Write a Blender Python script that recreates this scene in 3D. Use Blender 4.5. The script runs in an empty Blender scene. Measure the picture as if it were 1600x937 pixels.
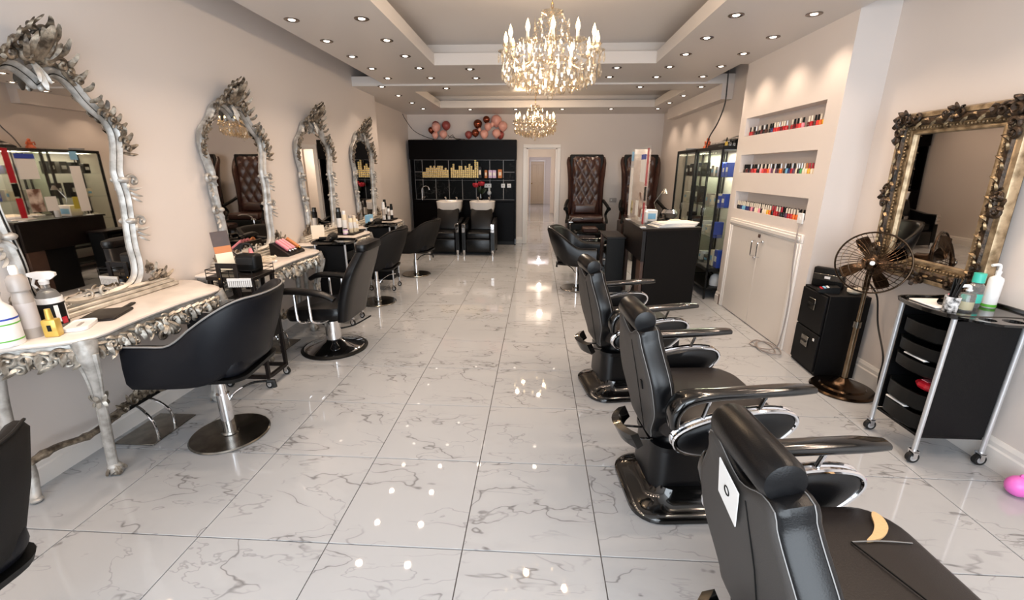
import bpy, bmesh, math, random
from mathutils import Vector, Matrix
V = Vector; PI = math.pi; rad = math.radians
random.seed(7)
S = bpy.context.scene
C = S.collection

# ------------------------------------------------------------------ camera
cam_data = bpy.data.cameras.new('camera')
cam = bpy.data.objects.new('camera', cam_data); C.objects.link(cam)
S.camera = cam
PITCH, YAW, ROLL = .2907, -.0546, .0029
fw = V((math.sin(YAW)*math.cos(PITCH), math.cos(YAW)*math.cos(PITCH), -math.sin(PITCH)))
rt = V((math.cos(YAW), -math.sin(YAW), 0)); up = rt.cross(fw)
rt, up = rt*math.cos(ROLL)+up*math.sin(ROLL), -rt*math.sin(ROLL)+up*math.cos(ROLL)
m3 = Matrix((rt, up, -fw)).transposed()
cam.matrix_world = Matrix.Translation((0, 0, 1.59)) @ m3.to_4x4()
cam_data.sensor_width = 36; cam_data.lens = 682.4582/1600*36
cam_data.clip_start = .02; cam_data.clip_end = 100

# ------------------------------------------------------------------ world, daylight, exposure
def lin(h):
    h = h.lstrip('#'); o = []
    for i in (0, 2, 4):
        v = int(h[i:i+2], 16)/255
        o.append(v/12.92 if v <= .04045 else ((v+.055)/1.055)**2.4)
    return tuple(o)
W = bpy.data.worlds.new('sky'); S.world = W; W.use_nodes = True
bg = W.node_tree.nodes['Background']
bg.inputs[0].default_value = (.80, .88, 1, 1); bg.inputs[1].default_value = 1.0
S.view_settings.view_transform = 'Standard'; S.view_settings.look = 'None'
S.view_settings.gamma = 1; S.view_settings.use_curve_mapping = False
S.view_settings.exposure = -0.50
S.cycles.use_denoising = True
try: S.cycles.denoiser = 'OPENIMAGEDENOISE'
except Exception: pass
S.cycles.max_bounces = 9; S.cycles.diffuse_bounces = 5; S.cycles.glossy_bounces = 5
S.cycles.transparent_max_bounces = 24; S.cycles.transmission_bounces = 6
S.cycles.caustics_reflective = False; S.cycles.caustics_refractive = False
S.cycles.sample_clamp_indirect = 4
def area(name, loc, rot, sx, sy, power, col):
    l = bpy.data.lights.new(name, 'AREA'); l.shape = 'RECTANGLE'; l.size = sx; l.size_y = sy
    l.energy = power; l.color = col
    o = bpy.data.objects.new(name, l); o.location = loc; o.rotation_euler = rot; C.objects.link(o); return o
DAY_W, SPOT_W, CHAND_W = 335, 10.2, 50
area('shopfront_daylight', (0, -1.52, 1.45), (rad(90), 0, 0), 4.4, 2.3, DAY_W, (.84, .92, 1))
WARM = (1, .77, .58); WARMER = (1, .72, .46)

# ------------------------------------------------------------------ materials
MATS = {}
def mat(name, col, rough=.5, metal=0., bump=0., bscale=60., var=0., vscale=6., spec=.5, coat=0., trans=0., emis=0., dark=None, alpha=1., detail=4):
    m = bpy.data.materials.new(name); m.use_nodes = True; MATS[name] = m
    nt = m.node_tree; p = nt.nodes['Principled BSDF']
    c = lin(col) if isinstance(col, str) else col
    p.inputs['Base Color'].default_value = (*c, 1); p.inputs['Roughness'].default_value = rough
    p.inputs['Metallic'].default_value = metal; p.inputs['Specular IOR Level'].default_value = spec
    p.inputs['Coat Weight'].default_value = coat; p.inputs['Transmission Weight'].default_value = trans
    p.inputs['Coat Roughness'].default_value = .08
    if emis: p.inputs['Emission Color'].default_value = (*c, 1); p.inputs['Emission Strength'].default_value = emis
    if bump or var or dark:
        tc = nt.nodes.new('ShaderNodeTexCoord')
    if bump:
        n = nt.nodes.new('ShaderNodeTexNoise'); n.inputs['Scale'].default_value = bscale; n.inputs['Detail'].default_value = detail
        b = nt.nodes.new('ShaderNodeBump'); b.inputs['Strength'].default_value = bump; b.inputs['Distance'].default_value = .01
        nt.links.new(tc.outputs['Object'], n.inputs['Vector']); nt.links.new(n.outputs['Fac'], b.inputs['Height'])
        nt.links.new(b.outputs['Normal'], p.inputs['Normal'])
    if var or dark:
        n = nt.nodes.new('ShaderNodeTexNoise'); n.inputs['Scale'].default_value = vscale; n.inputs['Detail'].default_value = 6
        r = nt.nodes.new('ShaderNodeValToRGB'); d = lin(dark) if dark else tuple(x*(1-var) for x in c)
        r.color_ramp.elements[0].position = .36; r.color_ramp.elements[1].position = .60
        r.color_ramp.elements[0].color = (*d, 1); r.color_ramp.elements[1].color = (*c, 1)
        nt.links.new(tc.outputs['Object'], n.inputs['Vector']); nt.links.new(n.outputs['Fac'], r.inputs['Fac'])
        nt.links.new(r.outputs['Color'], p.inputs['Base Color'])
    return m
WALL = mat('wall_paint', '#d9d0ca', .55, bump=.03, bscale=180)
CEIL = mat('ceiling_paint', '#d2ccc7', .36)
TRIM = mat('trim_paint', '#e2ddd8', .32)
DOORP = mat('door_paint', '#dcd6d0', .3)
HALLDOOR = mat('hall_door_paint', '#b9a58a', .4)
GROUT = mat('grout', '#5a5654', .8)
CHROME = mat('chrome', '#e6e6e8', .07, 1)
STEEL = mat('brushed_steel', '#8f8b84', .22, 1, var=.3, vscale=14)
FANPOLE = mat('worn_bronze_pole', '#8a7862', .25, 1, var=.35)
BRONZE = mat('fan_bronze', '#4a3b2e', .22, 1, var=.3)
SILVERP = mat('silver_paint', '#c9cacc', .3, .6)
LEATHER = mat('black_leather', '#060608', .30, bump=.06, bscale=260, spec=.38)
LEATHERG = mat('black_leather_matt', '#403d3b', .55, bump=.10, bscale=320, spec=.3)
NAVY = mat('navy_black_leather', '#06080f', .45, bump=.06, bscale=240, spec=.25)
CHARC = mat('charcoal_fabric', '#1b1918', .75, bump=.15, bscale=340, spec=.2)
SEATB = mat('dark_brown_leather', '#1c1716', .42, bump=.08, bscale=240, spec=.35)
PIPING = mat('grey_piping', '#7c7a78', .55)
GLOSSK = mat('gloss_black', '#080808', .12, spec=.6, coat=.4)
MATTK = mat('matt_black', '#070707', .5, spec=.25)
SPECK = mat('black_speckled_board', '#0a0a0c', .55, spec=.2, var=.4, vscale=160, bump=.1, bscale=200)
RUBBER = mat('black_rubber', '#101010', .7)
DKWOOD = mat('dark_wood', '#150e0c', .4, spec=.3, var=.45, vscale=12)
CABK = mat('black_cabinet_gloss', '#050303', .35, spec=.06)
BROWNW = mat('brown_wood', '#4a342a', .45, var=.3, vscale=9)
GILT = mat('silver_gilt', '#bdb8ae', .36, .5, dark='#6b6155', vscale=22, bump=.25, bscale=60)
GILTD = mat('antique_gilt_dark', '#8f8271', .42, .35, dark='#42382e', vscale=30, bump=.3, bscale=70)
GREYP = mat('grey_silver_paint', '#b9b6b1', .38, .25, dark='#88847e', vscale=16, bump=.12, bscale=40)
CREAMP = mat('cream_gilt', '#cdc5b8', .4, .2, dark='#a2988a', vscale=12, bump=.1)
OLDGOLD = mat('old_gold', '#9a8464', .34, .7, dark='#3e3022', vscale=26, bump=.3, bscale=70)
OLDGOLDL = mat('worn_gold', '#b7a182', .36, .6, dark='#7b684e', vscale=18, bump=.15)
BRONZED = mat('dark_bronze_carving', '#4b3a2b', .4, .5, dark='#1d1712', vscale=30, bump=.4, bscale=80)
MARBLE = mat('cream_marble', '#ddd3ca', .2, var=.12, vscale=7)
MIRROR = mat('mirror_silver', '#e2dcd6', .015, 1)
TUFT = mat('brown_tufted_leather', '#3a2019', .32, bump=.1, bscale=150, var=.25, vscale=5, spec=.6)
BUTTON = mat('pearl_button', '#c9a590', .3)
CERAM = mat('white_ceramic', '#e8e2dc', .12)
WHITE = mat('white_plastic', '#e6e6e6', .3)
PAPER = mat('white_paper', '#e9e7e4', .7)
CARD = mat('cream_card', '#e2d6c2', .6)
FOAM = mat('yellow_foam', '#d9b483', .85, bump=.2, bscale=120)
GREYPL = mat('grey_plastic', '#a49c96', .3)
TEAL = mat('teal_plastic', '#3fb8a6', .35)
GREEN = mat('green_plastic', '#5fae3a', .4)
BLUE = mat('blue_card', '#2c46a8', .45)
LBLUE = mat('pale_blue_card', '#7fb4d8', .5)
RED = mat('red_plastic', '#b3192b', .3)
PINK = mat('pink_plastic', '#e58a95', .35)
HOTPINK = mat('bright_pink_plastic', '#e46fc4', .35)
ORANGE = mat('orange_card', '#c0743a', .5)
LILAC = mat('lilac_card', '#cdb6d8', .5)
GOLDP = mat('gold_box', '#cfae56', .3, .4)
AMBER = mat('amber_oil', '#d9b548', .12, trans=.5)
PALEOIL = mat('pale_liquid', '#dcd5b4', .15, trans=.4)
GREYLAB = mat('grey_label', '#bdb6b4', .4)
CLEARPL = mat('clear_plastic', '#e4e4e2', .08, trans=.85)
SATIN = mat('cream_tube', '#e6d8bb', .4)
GREYCORD = mat('grey_cord', '#8d8480', .5)
BLACKCORD = mat('black_cord', '#1a1616', .5)
TERRA = mat('terracotta_orange', '#b4532a', .5)
ROSE = mat('red_petal', '#b02635', .5)
LEAFG = mat('dark_leaf', '#1f2b18', .5)
PINKB = mat('peach_balloon', '#e5aa9c', .28)
DUSTB = mat('dusty_red_balloon', '#9a4a46', .28)
COPPB = mat('copper_balloon', '#8a4630', .14, .75)
BULB = mat('candle_bulb', '#ffe2b0', .4, emis=9)
LAMPM = mat('downlight_lamp', '#fff0e0', .4, emis=9)
BULBWAX = mat('candle_sleeve', '#ece4d0', .4)
BRASS = mat('brass', '#b08a4a', .22, 1)
NICKEL = mat('downlight_ring', '#8a8078', .25, 1)
FACEP = mat('printed_face_poster', '#d8c7ba', .5, dark='#6a4a3c', vscale=9)
YELLOWP = mat('yellow_print', '#e2d24a', .5)
def shader(name, build):
    m = bpy.data.materials.new(name); m.use_nodes = True; nt = m.node_tree
    for n in list(nt.nodes): nt.nodes.remove(n)
    out = nt.nodes.new('ShaderNodeOutputMaterial'); build(nt, out); MATS[name] = m; return m
def glassy(col, base):
    def f(nt, out):
        t = nt.nodes.new('ShaderNodeBsdfTransparent'); t.inputs[0].default_value = (*col, 1)
        g = nt.nodes.new('ShaderNodeBsdfGlossy'); g.inputs['Roughness'].default_value = .03; g.inputs['Color'].default_value = (1, .96, .89, 1) if base > .1 else (1, 1, 1, 1)
        lw = nt.nodes.new('ShaderNodeLayerWeight'); fr = nt.nodes.new('ShaderNodeMath'); fr.operation = 'POWER'; fr.inputs[1].default_value = 4.5
        nt.links.new(lw.outputs['Facing'], fr.inputs[0])
        ad = nt.nodes.new('ShaderNodeMath'); ad.operation = 'ADD'; ad.inputs[1].default_value = base; ad.use_clamp = True
        mx = nt.nodes.new('ShaderNodeMixShader'); L = nt.links.new
        L(fr.outputs[0], ad.inputs[0]); L(ad.outputs[0], mx.inputs[0]); L(t.outputs[0], mx.inputs[1]); L(g.outputs[0], mx.inputs[2]); L(mx.outputs[0], out.inputs[0])
    return f
PANE = shader('clear_glass', glassy((.93, .95, .93), 0.02))
CRYSTAL = shader('crystal_glass', glassy((.96, .92, .85), .27))
ACRYL = shader('clear_acrylic', glassy((.95, .95, .94), .03))
def tile_mat(name, base, vein, rough):
    def f(nt, out):
        N = nt.nodes.new; L = nt.links.new
        p = N('ShaderNodeBsdfPrincipled'); p.inputs['Roughness'].default_value = rough; p.inputs['Specular IOR Level'].default_value = .55 if rough < .2 else .08
        tc = N('ShaderNodeTexCoord'); oi = N('ShaderNodeObjectInfo')
        sc = N('ShaderNodeVectorMath'); sc.operation = 'SCALE'; sc.inputs[0].default_value = (37, 53, 11); L(oi.outputs['Random'], sc.inputs['Scale'])
        ad = N('ShaderNodeVectorMath'); ad.operation = 'ADD'; L(tc.outputs['Object'], ad.inputs[0]); L(sc.outputs[0], ad.inputs[1])
        mp = N('ShaderNodeMapping'); mp.inputs['Rotation'].default_value = (0, 0, rad(-38)); mp.inputs['Scale'].default_value = (1.05, 2.3, 1)
        L(ad.outputs[0], mp.inputs[0])
        def ridge(scale, dist, width, seed):
            n = N('ShaderNodeTexNoise'); n.inputs['Scale'].default_value = scale; n.inputs['Detail'].default_value = 4; n.inputs['Distortion'].default_value = dist; n.inputs['Roughness'].default_value = .55
            o = N('ShaderNodeVectorMath'); o.operation = 'ADD'; o.inputs[1].default_value = (seed, seed*2, 0); L(mp.outputs[0], o.inputs[0]); L(o.outputs[0], n.inputs['Vector'])
            s = N('ShaderNodeMath'); s.operation = 'SUBTRACT'; s.inputs[1].default_value = .5; L(n.outputs['Fac'], s.inputs[0])
            a = N('ShaderNodeMath'); a.operation = 'ABSOLUTE'; L(s.outputs[0], a.inputs[0])
            r = N('ShaderNodeMapRange'); r.inputs['From Min'].default_value = 0; r.inputs['From Max'].default_value = width; r.inputs['To Min'].default_value = 1; r.inputs['To Max'].default_value = 0; L(a.outputs[0], r.inputs[0])
            return r
        r1 = ridge(1.25, .35, .009, 3)
        k = N('ShaderNodeTexNoise'); k.inputs['Scale'].default_value = 2.6; L(mp.outputs[0], k.inputs['Vector'])
        kr = N('ShaderNodeMapRange'); kr.inputs['From Min'].default_value = .40; kr.inputs['From Max'].default_value = .56; L(k.outputs['Fac'], kr.inputs[0])
        m1 = N('ShaderNodeMath'); m1.operation = 'MULTIPLY'; L(r1.outputs[0], m1.inputs[0]); L(kr.outputs[0], m1.inputs[1])
        r2 = ridge(2.0, .4, .009, 9)
        k2 = N('ShaderNodeMath'); k2.operation = 'MULTIPLY'; L(r2.outputs[0], k2.inputs[0]); L(kr.outputs[0], k2.inputs[1])
        k3 = N('ShaderNodeMath'); k3.operation = 'MULTIPLY'; k3.inputs[1].default_value = .5; L(k2.outputs[0], k3.inputs[0])
        mxx = N('ShaderNodeMath'); mxx.operation = 'MAXIMUM'; L(m1.outputs[0], mxx.inputs[0]); L(k3.outputs[0], mxx.inputs[1])
        soft = ridge(1.25, .35, .06, 3); so = N('ShaderNodeMath'); so.operation = 'MULTIPLY'; so.inputs[1].default_value = .09; L(soft.outputs[0], so.inputs[0])
        so2 = N('ShaderNodeMath'); so2.operation = 'MULTIPLY'; L(so.outputs[0], so2.inputs[0]); L(kr.outputs[0], so2.inputs[1])
        mx3 = N('ShaderNodeMath'); mx3.operation = 'MAXIMUM'; L(mxx.outputs[0], mx3.inputs[0]); L(so2.outputs[0], mx3.inputs[1])
        mix = N('ShaderNodeMix'); mix.data_type = 'RGBA'
        mix.inputs[6].default_value = (*lin(base), 1); mix.inputs[7].default_value = (*lin(vein), 1); L(mx3.outputs[0], mix.inputs[0])
        L(mix.outputs[2], p.inputs['Base Color']); L(p.outputs[0], out.inputs[0])
    return shader(name, f)
TILE = tile_mat('marble_floor_tile', '#a8aaad', '#727274', .028)
KTILE = tile_mat('black_marble_tile', '#030303', '#3a3836', .4)

# ------------------------------------------------------------------ mesh helper
def sub(a, b): return V(a)-V(b)
def frames(pts, closed=False):
    n = len(pts); T = []
    for i in range(n):
        a = pts[i-1] if (i or closed) else pts[i]; b = pts[(i+1) % n] if (i < n-1 or closed) else pts[i]
        t = b-a; T.append(t.normalized() if t.length > 1e-9 else V((0, 0, 1)))
    ref = V((0, 0, 1)) if abs(T[0].z) < .9 else V((1, 0, 0))
    u = T[0].cross(ref).normalized(); out = []
    for i in range(n):
        u = u-T[i]*u.dot(T[i])
        u = u.normalized() if u.length > 1e-6 else T[i].orthogonal().normalized()
        out.append((u, T[i].cross(u)))
    return out
def crom(pts, n=6, closed=False):
    P = [V(p) for p in pts]; N = len(P); out = []
    for i in range(N if closed else N-1):
        p0 = P[i-1] if (i or closed) else P[0]; p1 = P[i]; p2 = P[(i+1) % N]
        p3 = P[(i+2) % N] if (i+2 < N or closed) else P[-1]
        for k in range(n):
            t = k/n
            out.append(.5*((2*p1)+(p2-p0)*t+(2*p0-5*p1+4*p2-p3)*t*t+(3*p1-p0-3*p2+p3)*t**3))
    if not closed: out.append(P[-1])
    return out
class MB:
    def __init__(s): s.b = bmesh.new()
    def box(s, x0, x1, y0, y1, z0, z1, bev=0, M=None, seg=1):
        t = s.b if not bev else bmesh.new()
        vs = [t.verts.new((x, y, z)) for x in (x0, x1) for y in (y0, y1) for z in (z0, z1)]
        for f in ((0, 1, 3, 2), (4, 6, 7, 5), (0, 4, 5, 1), (2, 3, 7, 6), (0, 2, 6, 4), (1, 5, 7, 3)): t.faces.new([vs[i] for i in f])
        if bev:
            bmesh.ops.bevel(t, geom=t.edges[:], offset=bev, segments=seg, profile=.5, affect='EDGES', clamp_overlap=True)
            s.merge(t, M)
        elif M is not None:
            for v in vs: v.co = M @ v.co
        return s
    def merge(s, t, M=None):
        t.verts.index_update(); mp = [s.b.verts.new(M @ v.co if M is not None else v.co) for v in t.verts]
        for f in t.faces:
            try: s.b.faces.new([mp[v.index] for v in f.verts])
            except ValueError: pass
        t.free()
    def ob(s, c, d, R=None, bev=0, seg=1):
        M = Matrix.Translation(c) @ (R.to_4x4() if R is not None else Matrix())
        return s.box(-d[0]/2, d[0]/2, -d[1]/2, d[1]/2, -d[2]/2, d[2]/2, bev, M, seg)
    def loft(s, rings, cap=True, closed=True, loop=False):
        R = [[s.b.verts.new(p) for p in r] for r in rings]; n = len(R[0])
        for i in range(len(R) if loop else len(R)-1):
            a, b = R[i], R[(i+1) % len(R)]
            for k in range(n if closed else n-1):
                try: s.b.faces.new((a[k], a[(k+1) % n], b[(k+1) % n], b[k]))
                except ValueError: pass
        if cap and closed and not loop:
            for r in (R[0][::-1], R[-1]):
                try: s.b.faces.new(r)
                except ValueError: pass
        return s
    def tube(s, pts, r, n=8, closed=False, flat=1., cap=True):
        P = [V(p) for p in pts]; F = frames(P, closed); rings = []
        for i, p in enumerate(P):
            q = r[i] if isinstance(r, (list, tuple)) else r
            u, w = F[i]; rings.append([p+u*math.cos(2*PI*k/n)*q+w*math.sin(2*PI*k/n)*q*flat for k in range(n)])
        return s.loft(rings, cap, True, closed)
    def cyl(s, a, b, r, r2=None, n=16): return s.tube([a, b], [r, r if r2 is None else r2], n)
    def lathe(s, prof, c=(0, 0, 0), n=24, M=None, sx=1, sy=1):
        rings = []
        for (r, z) in prof:
            ring = [V((max(r, .0002)*math.cos(2*PI*k/n)*sx, max(r, .0002)*math.sin(2*PI*k/n)*sy, z)) for k in range(n)]
            rings.append([(M @ p if M is not None else p+V(c)) for p in ring])
        return s.loft(rings)
    def ell(s, c, r, n=12, m=7, M=None):
        if not hasattr(r, '__len__'): r = (r, r, r)
        rings = []
        for i in range(m+1):
            t = PI*i/m; q = max(math.sin(t), .01)
            rg = [V((q*math.cos(2*PI*k/n)*r[0], q*math.sin(2*PI*k/n)*r[1], -math.cos(t)*r[2])) for k in range(n)]
            rings.append([(M @ p if M is not None else p)+V(c) for p in rg])
        return s.loft(rings)
    def prism(s, poly, f, h0, h1):
        a = [f(u, v, h0) for u, v in poly]; b = [f(u, v, h1) for u, v in poly]
        return s.loft([a, b])
    def holed(s, outer, holes, z0, z1, M=None):
        t = bmesh.new(); es = []
        for lp in [outer]+holes:
            vs = [t.verts.new((u, v, z0)) for u, v in lp]
            es += [t.edges.new((vs[i], vs[(i+1) % len(vs)])) for i in range(len(vs))]
        bmesh.ops.triangle_fill(t, edges=es, use_beauty=True)
        g = bmesh.ops.extrude_face_region(t, geom=t.faces[:])
        for v in g['geom']:
            if isinstance(v, bmesh.types.BMVert): v.co.z = z1
        s.merge(t, M); return s
    def build(s, name, m, parent=None, smooth=True, loc=None, rot=None, ang=38):
        bmesh.ops.recalc_face_normals(s.b, faces=s.b.faces[:])
        me = bpy.data.meshes.new(name); s.b.to_mesh(me); s.b.free()
        if m: me.materials.append(m)
        if smooth and me.polygons:
            me.polygons.foreach_set('use_smooth', [True]*len(me.polygons)); me.set_sharp_from_angle(angle=rad(ang))
        return link(name, me, parent, loc, rot)
def link(name, me, parent=None, loc=None, rot=None):
    o = bpy.data.objects.new(name, me); C.objects.link(o)
    if parent is not None: o.parent = parent
    if loc is not None: o.location = loc
    if rot is not None: o.rotation_euler = rot
    return o
def tag(o, label=None, cat=None, group=None, kind=None):
    if label: o['label'] = label
    if cat: o['category'] = cat
    if group: o['group'] = group
    if kind: o['kind'] = kind
    return o
def thing(name, label, cat, loc=(0, 0, 0), rz=0, group=None):
    return tag(link(name, None, None, loc, (0, 0, rz)), label, cat, group)
def kids(o): return [c for c in C.objects if c.parent == o]
KID = {}
def dup(root, loc=None, rz=None, label=None, name=None):
    if root.name not in KID:
        KID[root.name] = [(c, kids(c)) for c in kids(root)]
    r = root.copy(); C.objects.link(r)
    if loc is not None: r.location = loc
    if rz is not None: r.rotation_euler = (0, 0, rz)
    if label: r['label'] = label
    for ch, gs in KID[root.name]:
        c = ch.copy(); C.objects.link(c); c.parent = r
        for g in gs:
            d = g.copy(); C.objects.link(d); d.parent = c
    return r
def struct(name, mb, m, parent=None, smooth=False):
    o = mb.build(name, m, parent, smooth)
    if parent is None: o['kind'] = 'structure'
    return o
def one(name, mb, m, label, cat, loc=None, rz=0, group=None, smooth=True):
    return tag(mb.build(name, m, None, smooth, loc, (0, 0, rz)), label, cat, group)
ORD = ['first', 'second', 'third', 'fourth', 'fifth', 'sixth', 'seventh', 'eighth', 'ninth', 'tenth', 'eleventh', 'twelfth', 'thirteenth', 'fourteenth', 'fifteenth', 'sixteenth', 'seventeenth', 'eighteenth', 'nineteenth', 'twentieth', 'twenty-first', 'twenty-second', 'twenty-third', 'twenty-fourth', 'twenty-fifth', 'twenty-sixth', 'twenty-seventh', 'twenty-eighth', 'twenty-ninth', 'thirtieth', 'thirty-first', 'thirty-second', 'thirty-third', 'thirty-fourth', 'thirty-fifth', 'thirty-sixth']
def rotz(a): return Matrix.Rotation(a, 3, 'Z')
def rrect(hx, hy, r, n=5):
    o = []
    for cx, cy, a0 in ((hx-r, hy-r, 0), (-hx+r, hy-r, 90), (-hx+r, -hy+r, 180), (hx-r, -hy+r, 270)):
        for k in range(n+1):
            a = rad(a0+90*k/n); o.append((cx+r*math.cos(a), cy+r*math.sin(a)))
    return o
ID = lambda u, v, w: V((u, v, w))

# ------------------------------------------------------------------ the setting
ZC, ZB = 2.70, 2.68
fl = struct('floor', MB().box(-2.8, 2.7, -1.7, 9.87, -.08, -.006).box(-.5, .8, 9.87, 21.6, -.08, -.006), GROUT)
TM = {}
def tile(x0, x1, y0, y1, g=.0022):
    k = (round(x1-x0, 3), round(y1-y0, 3))
    if k not in TM:
        hx, hy = k[0]/2-g, k[1]/2-g
        mb = MB(); b = .002
        mb.loft([[V((sx*(hx-i), sy*(hy-i), z)) for sx, sy in ((-1, -1), (1, -1), (1, 1), (-1, 1))] for i, z in ((0, -.006), (0, -b*.6), (b, 0))])
        o = mb.build('floor_tile', TILE, fl, False); TM[k] = o.data; o.location = ((x0+x1)/2, (y0+y1)/2, 0)
    else:
        link('floor_tile', TM[k], fl, ((x0+x1)/2, (y0+y1)/2, 0))
XS = [-2.57]+[(i-3.4935)*.6 for i in range(8)]+[2.57]
YS = [1.5+.6*j for j in range(-3, 14)]
for yi, y0 in enumerate(YS):
    y1 = min(y0+.6, 9.75)
    if y1-y0 < .02: continue
    for xi in range(len(XS)-1):
        x0, x1 = XS[xi], XS[xi+1]
        if xi == 0 and y0 > 7.0: x0 = -2.75
        tile(x0, x1, y0, y1)
for x0, x1 in ((-.36, .104), (.104, .63)):
    for k in range(20):
        y0 = 9.75+.6*k; tile(x0, x1, y0, y0+.6)

struct('wall_left', MB().box(-2.75, -2.57, -1.7, 7.34, 0, 3.1), WALL)
struct('wall_left', MB().box(-2.9, -2.75, 7.3, 9.85, 0, 3.1), WALL)
struct('wall_right', MB().box(2.57, 2.7, -1.7, 9.85, 0, 3.1), WALL)
struct('wall_back', MB().box(-2.75, -.23, 9.75, 9.87, 0, 3.1).box(.41, 2.57, 9.75, 9.87, 0, 3.1).box(-.23, .41, 9.75, 9.87, 2.02, 3.1), WALL)
# shopfront behind the camera: low wall, header, piers and a glazed opening that lets the daylight in
struct('wall_front', MB().box(-2.57, 2.57, -1.7, -1.6, 0, .25).box(-2.57, 2.57, -1.7, -1.6, 2.62, 3.1).box(-2.57, -2.25, -1.7, -1.6, .25, 2.62).box(2.25, 2.57, -1.7, -1.6, .25, 2.62), WALL)
wf = struct('window_1', MB().box(-2.25, 2.25, -1.68, -1.62, .25, .31).box(-2.25, 2.25, -1.68, -1.62, 2.56, 2.62).box(-2.25, -2.19, -1.68, -1.62, .31, 2.56).box(2.19, 2.25, -1.68, -1.62, .31, 2.56).box(-.03, .03, -1.68, -1.62, .31, 2.56), MATTK)
MB().box(-2.19, -.03, -1.655, -1.645, .31, 2.56).build('pane', PANE, wf, False); MB().box(.03, 2.19, -1.655, -1.645, .31, 2.56).build('pane', PANE, wf, False)

# upper ceiling, front slab with its tray, rear slab with its tray
struct('ceiling', MB().box(-2.9, 2.7, -1.7, 9.87, 3.05, 3.15), CEIL)
T1 = (-1.17, 1.27, 1.3, 5.37); T2 = (-1.82, 2.10, 6.95, 8.72)
def slab(x0, x1, y0, y1, hole, z, right2=None):
    a, b, c, d = hole; mb = MB(); t = .12
    mb.box(x0, a, y0, y1, z, z+t).box(a, b, y0, c, z, z+t).box(a, b, d, y1, z, z+t)
    if right2: mb.box(b, x1, y0, right2[0], z, z+t).box(b, right2[1], right2[0], y1, z, z+t)
    else: mb.box(b, x1, y0, y1, z, z+t)
    return struct('ceiling', mb, CEIL)
def tray(hole, z, top):
    a, b, c, d = hole; o = .16; mb = MB()
    mb.box(a-o, b+o, c-o, d+o, top, top+.04)
    mb.box(a-o-.03, a-o, c-o, d+o, z+.12, top).box(b+o, b+o+.03, c-o, d+o, z+.12, top).box(a-o, b+o, c-o-.03, c-o, z+.12, top).box(a-o, b+o, d+o, d+o+.03, z+.12, top)
    return struct('ceiling', mb, CEIL)
slab(-2.12, 2.29, -1.6, 6.50, T1, ZC, (5.45, 2.2)); tray(T1, ZC, 2.94)
slab(-2.75, 2.57, 6.48, 9.75, T2, ZB); tray(T2, ZB, 2.90)
struct('trim_1', MB().box(2.42, 2.57, 6.48, 9.0, 2.49, ZB), WALL)

# chimney breast with three niches
mb = MB().box(2.43, 2.57, 3.72, 5.45, 0, 3.05).box(2.29, 2.43, 3.72, 3.91, 0, 3.05).box(2.29, 2.43, 5.31, 5.45, 0, 3.05)
NICHE = ((1.165, 1.36), (1.56, 1.75), (1.945, 2.13)); z = 0
for a, b in NICHE: mb.box(2.29, 2.43, 3.91, 5.31, z, a); z = b
mb.box(2.29, 2.43, 3.91, 5.31, z, 3.05)
struct('wall_chimney', mb, WALL)
# skirtings
def skirt(name, f, a, b, h=.14):
    prof = [(0, 0), (.018, 0), (.018, h*.66), (.012, h*.72), (.012, h*.86), (.004, h), (0, h)]
    mb = MB(); mb.loft([[f(u, w, t) for u, w in prof] for t in (a, b)]); return struct(name, mb, TRIM)
skirt('baseboard_left', lambda u, w, t: V((-2.57+u, t, w)), -1.6, 7.34)
skirt('baseboard_left', lambda u, w, t: V((-2.75+u, t, w)), 7.34, 9.75)
skirt('baseboard_right', lambda u, w, t: V((2.57-u, t, w)), -1.6, 3.72, .17)
skirt('baseboard_right', lambda u, w, t: V((2.57-u, t, w)), 5.45, 9.75)
skirt('baseboard_back', lambda u, w, t: V((t, 9.75-u, w)), .48, 2.57)
skirt('baseboard_back', lambda u, w, t: V((t, 9.75-u, w)), -.46, -.3)
skirt('baseboard_chimney', lambda u, w, t: V((2.29-u, t, w)), 5.28, 5.45, .13)
# doorway and corridor
def casing(name, x0, x1, y, zt, w=.075, d=.03):
    mb = MB()
    for a, b in ((x0-w, x0), (x1, x1+w)): mb.box(a, b, y-d, y, 0, zt-.001, .004)
    mb.box(x0-w, x1+w, y-d, y, zt, zt+w, .004); return struct(name, mb, TRIM)
casing('trim_2', -.23, .41, 9.75, 2.02)
struct('trim_3', MB().box(-.23, -.205, 9.75, 9.87, 0, 2.02).box(.385, .41, 9.75, 9.87, 0, 2.02).box(-.23, .41, 9.75, 9.87, 2.0, 2.02), TRIM)
struct('wall_corridor', MB().box(-.48, -.36, 9.87, 21.5, 0, 2.35), WALL)
struct('wall_corridor', MB().box(.63, .75, 9.87, 21.5, 0, 2.35), WALL)
struct('wall_corridor', MB().box(-.36, .63, 21.4, 21.5, 0, 2.35), WALL)
struct('wall_corridor', MB().box(-.36, .63, 16.9, 17.0, 2.02, 2.3).box(-.36, -.31, 16.9, 17.0, 0, 2.02).box(.5, .63, 16.9, 17.0, 0, 2.02), WALL)
struct('ceiling', MB().box(-.48, .75, 9.87, 21.5, 2.30, 2.38), CEIL)
for y in (10.9, 13.4): struct('trim_4', MB().box(.60, .63, y, y+.08, 0, 2.1, .005).box(.60, .63, y+.85, y+.93, 0, 2.1, .005).box(.60, .63, y, y+.93, 2.03, 2.1, .005).box(.615, .63, y+.08, y+.85, 0, 2.03), TRIM)
dr = struct('door_1', MB().box(-.30, .32, 21.35, 21.39, .01, 1.93, .004), HALLDOOR)
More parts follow.
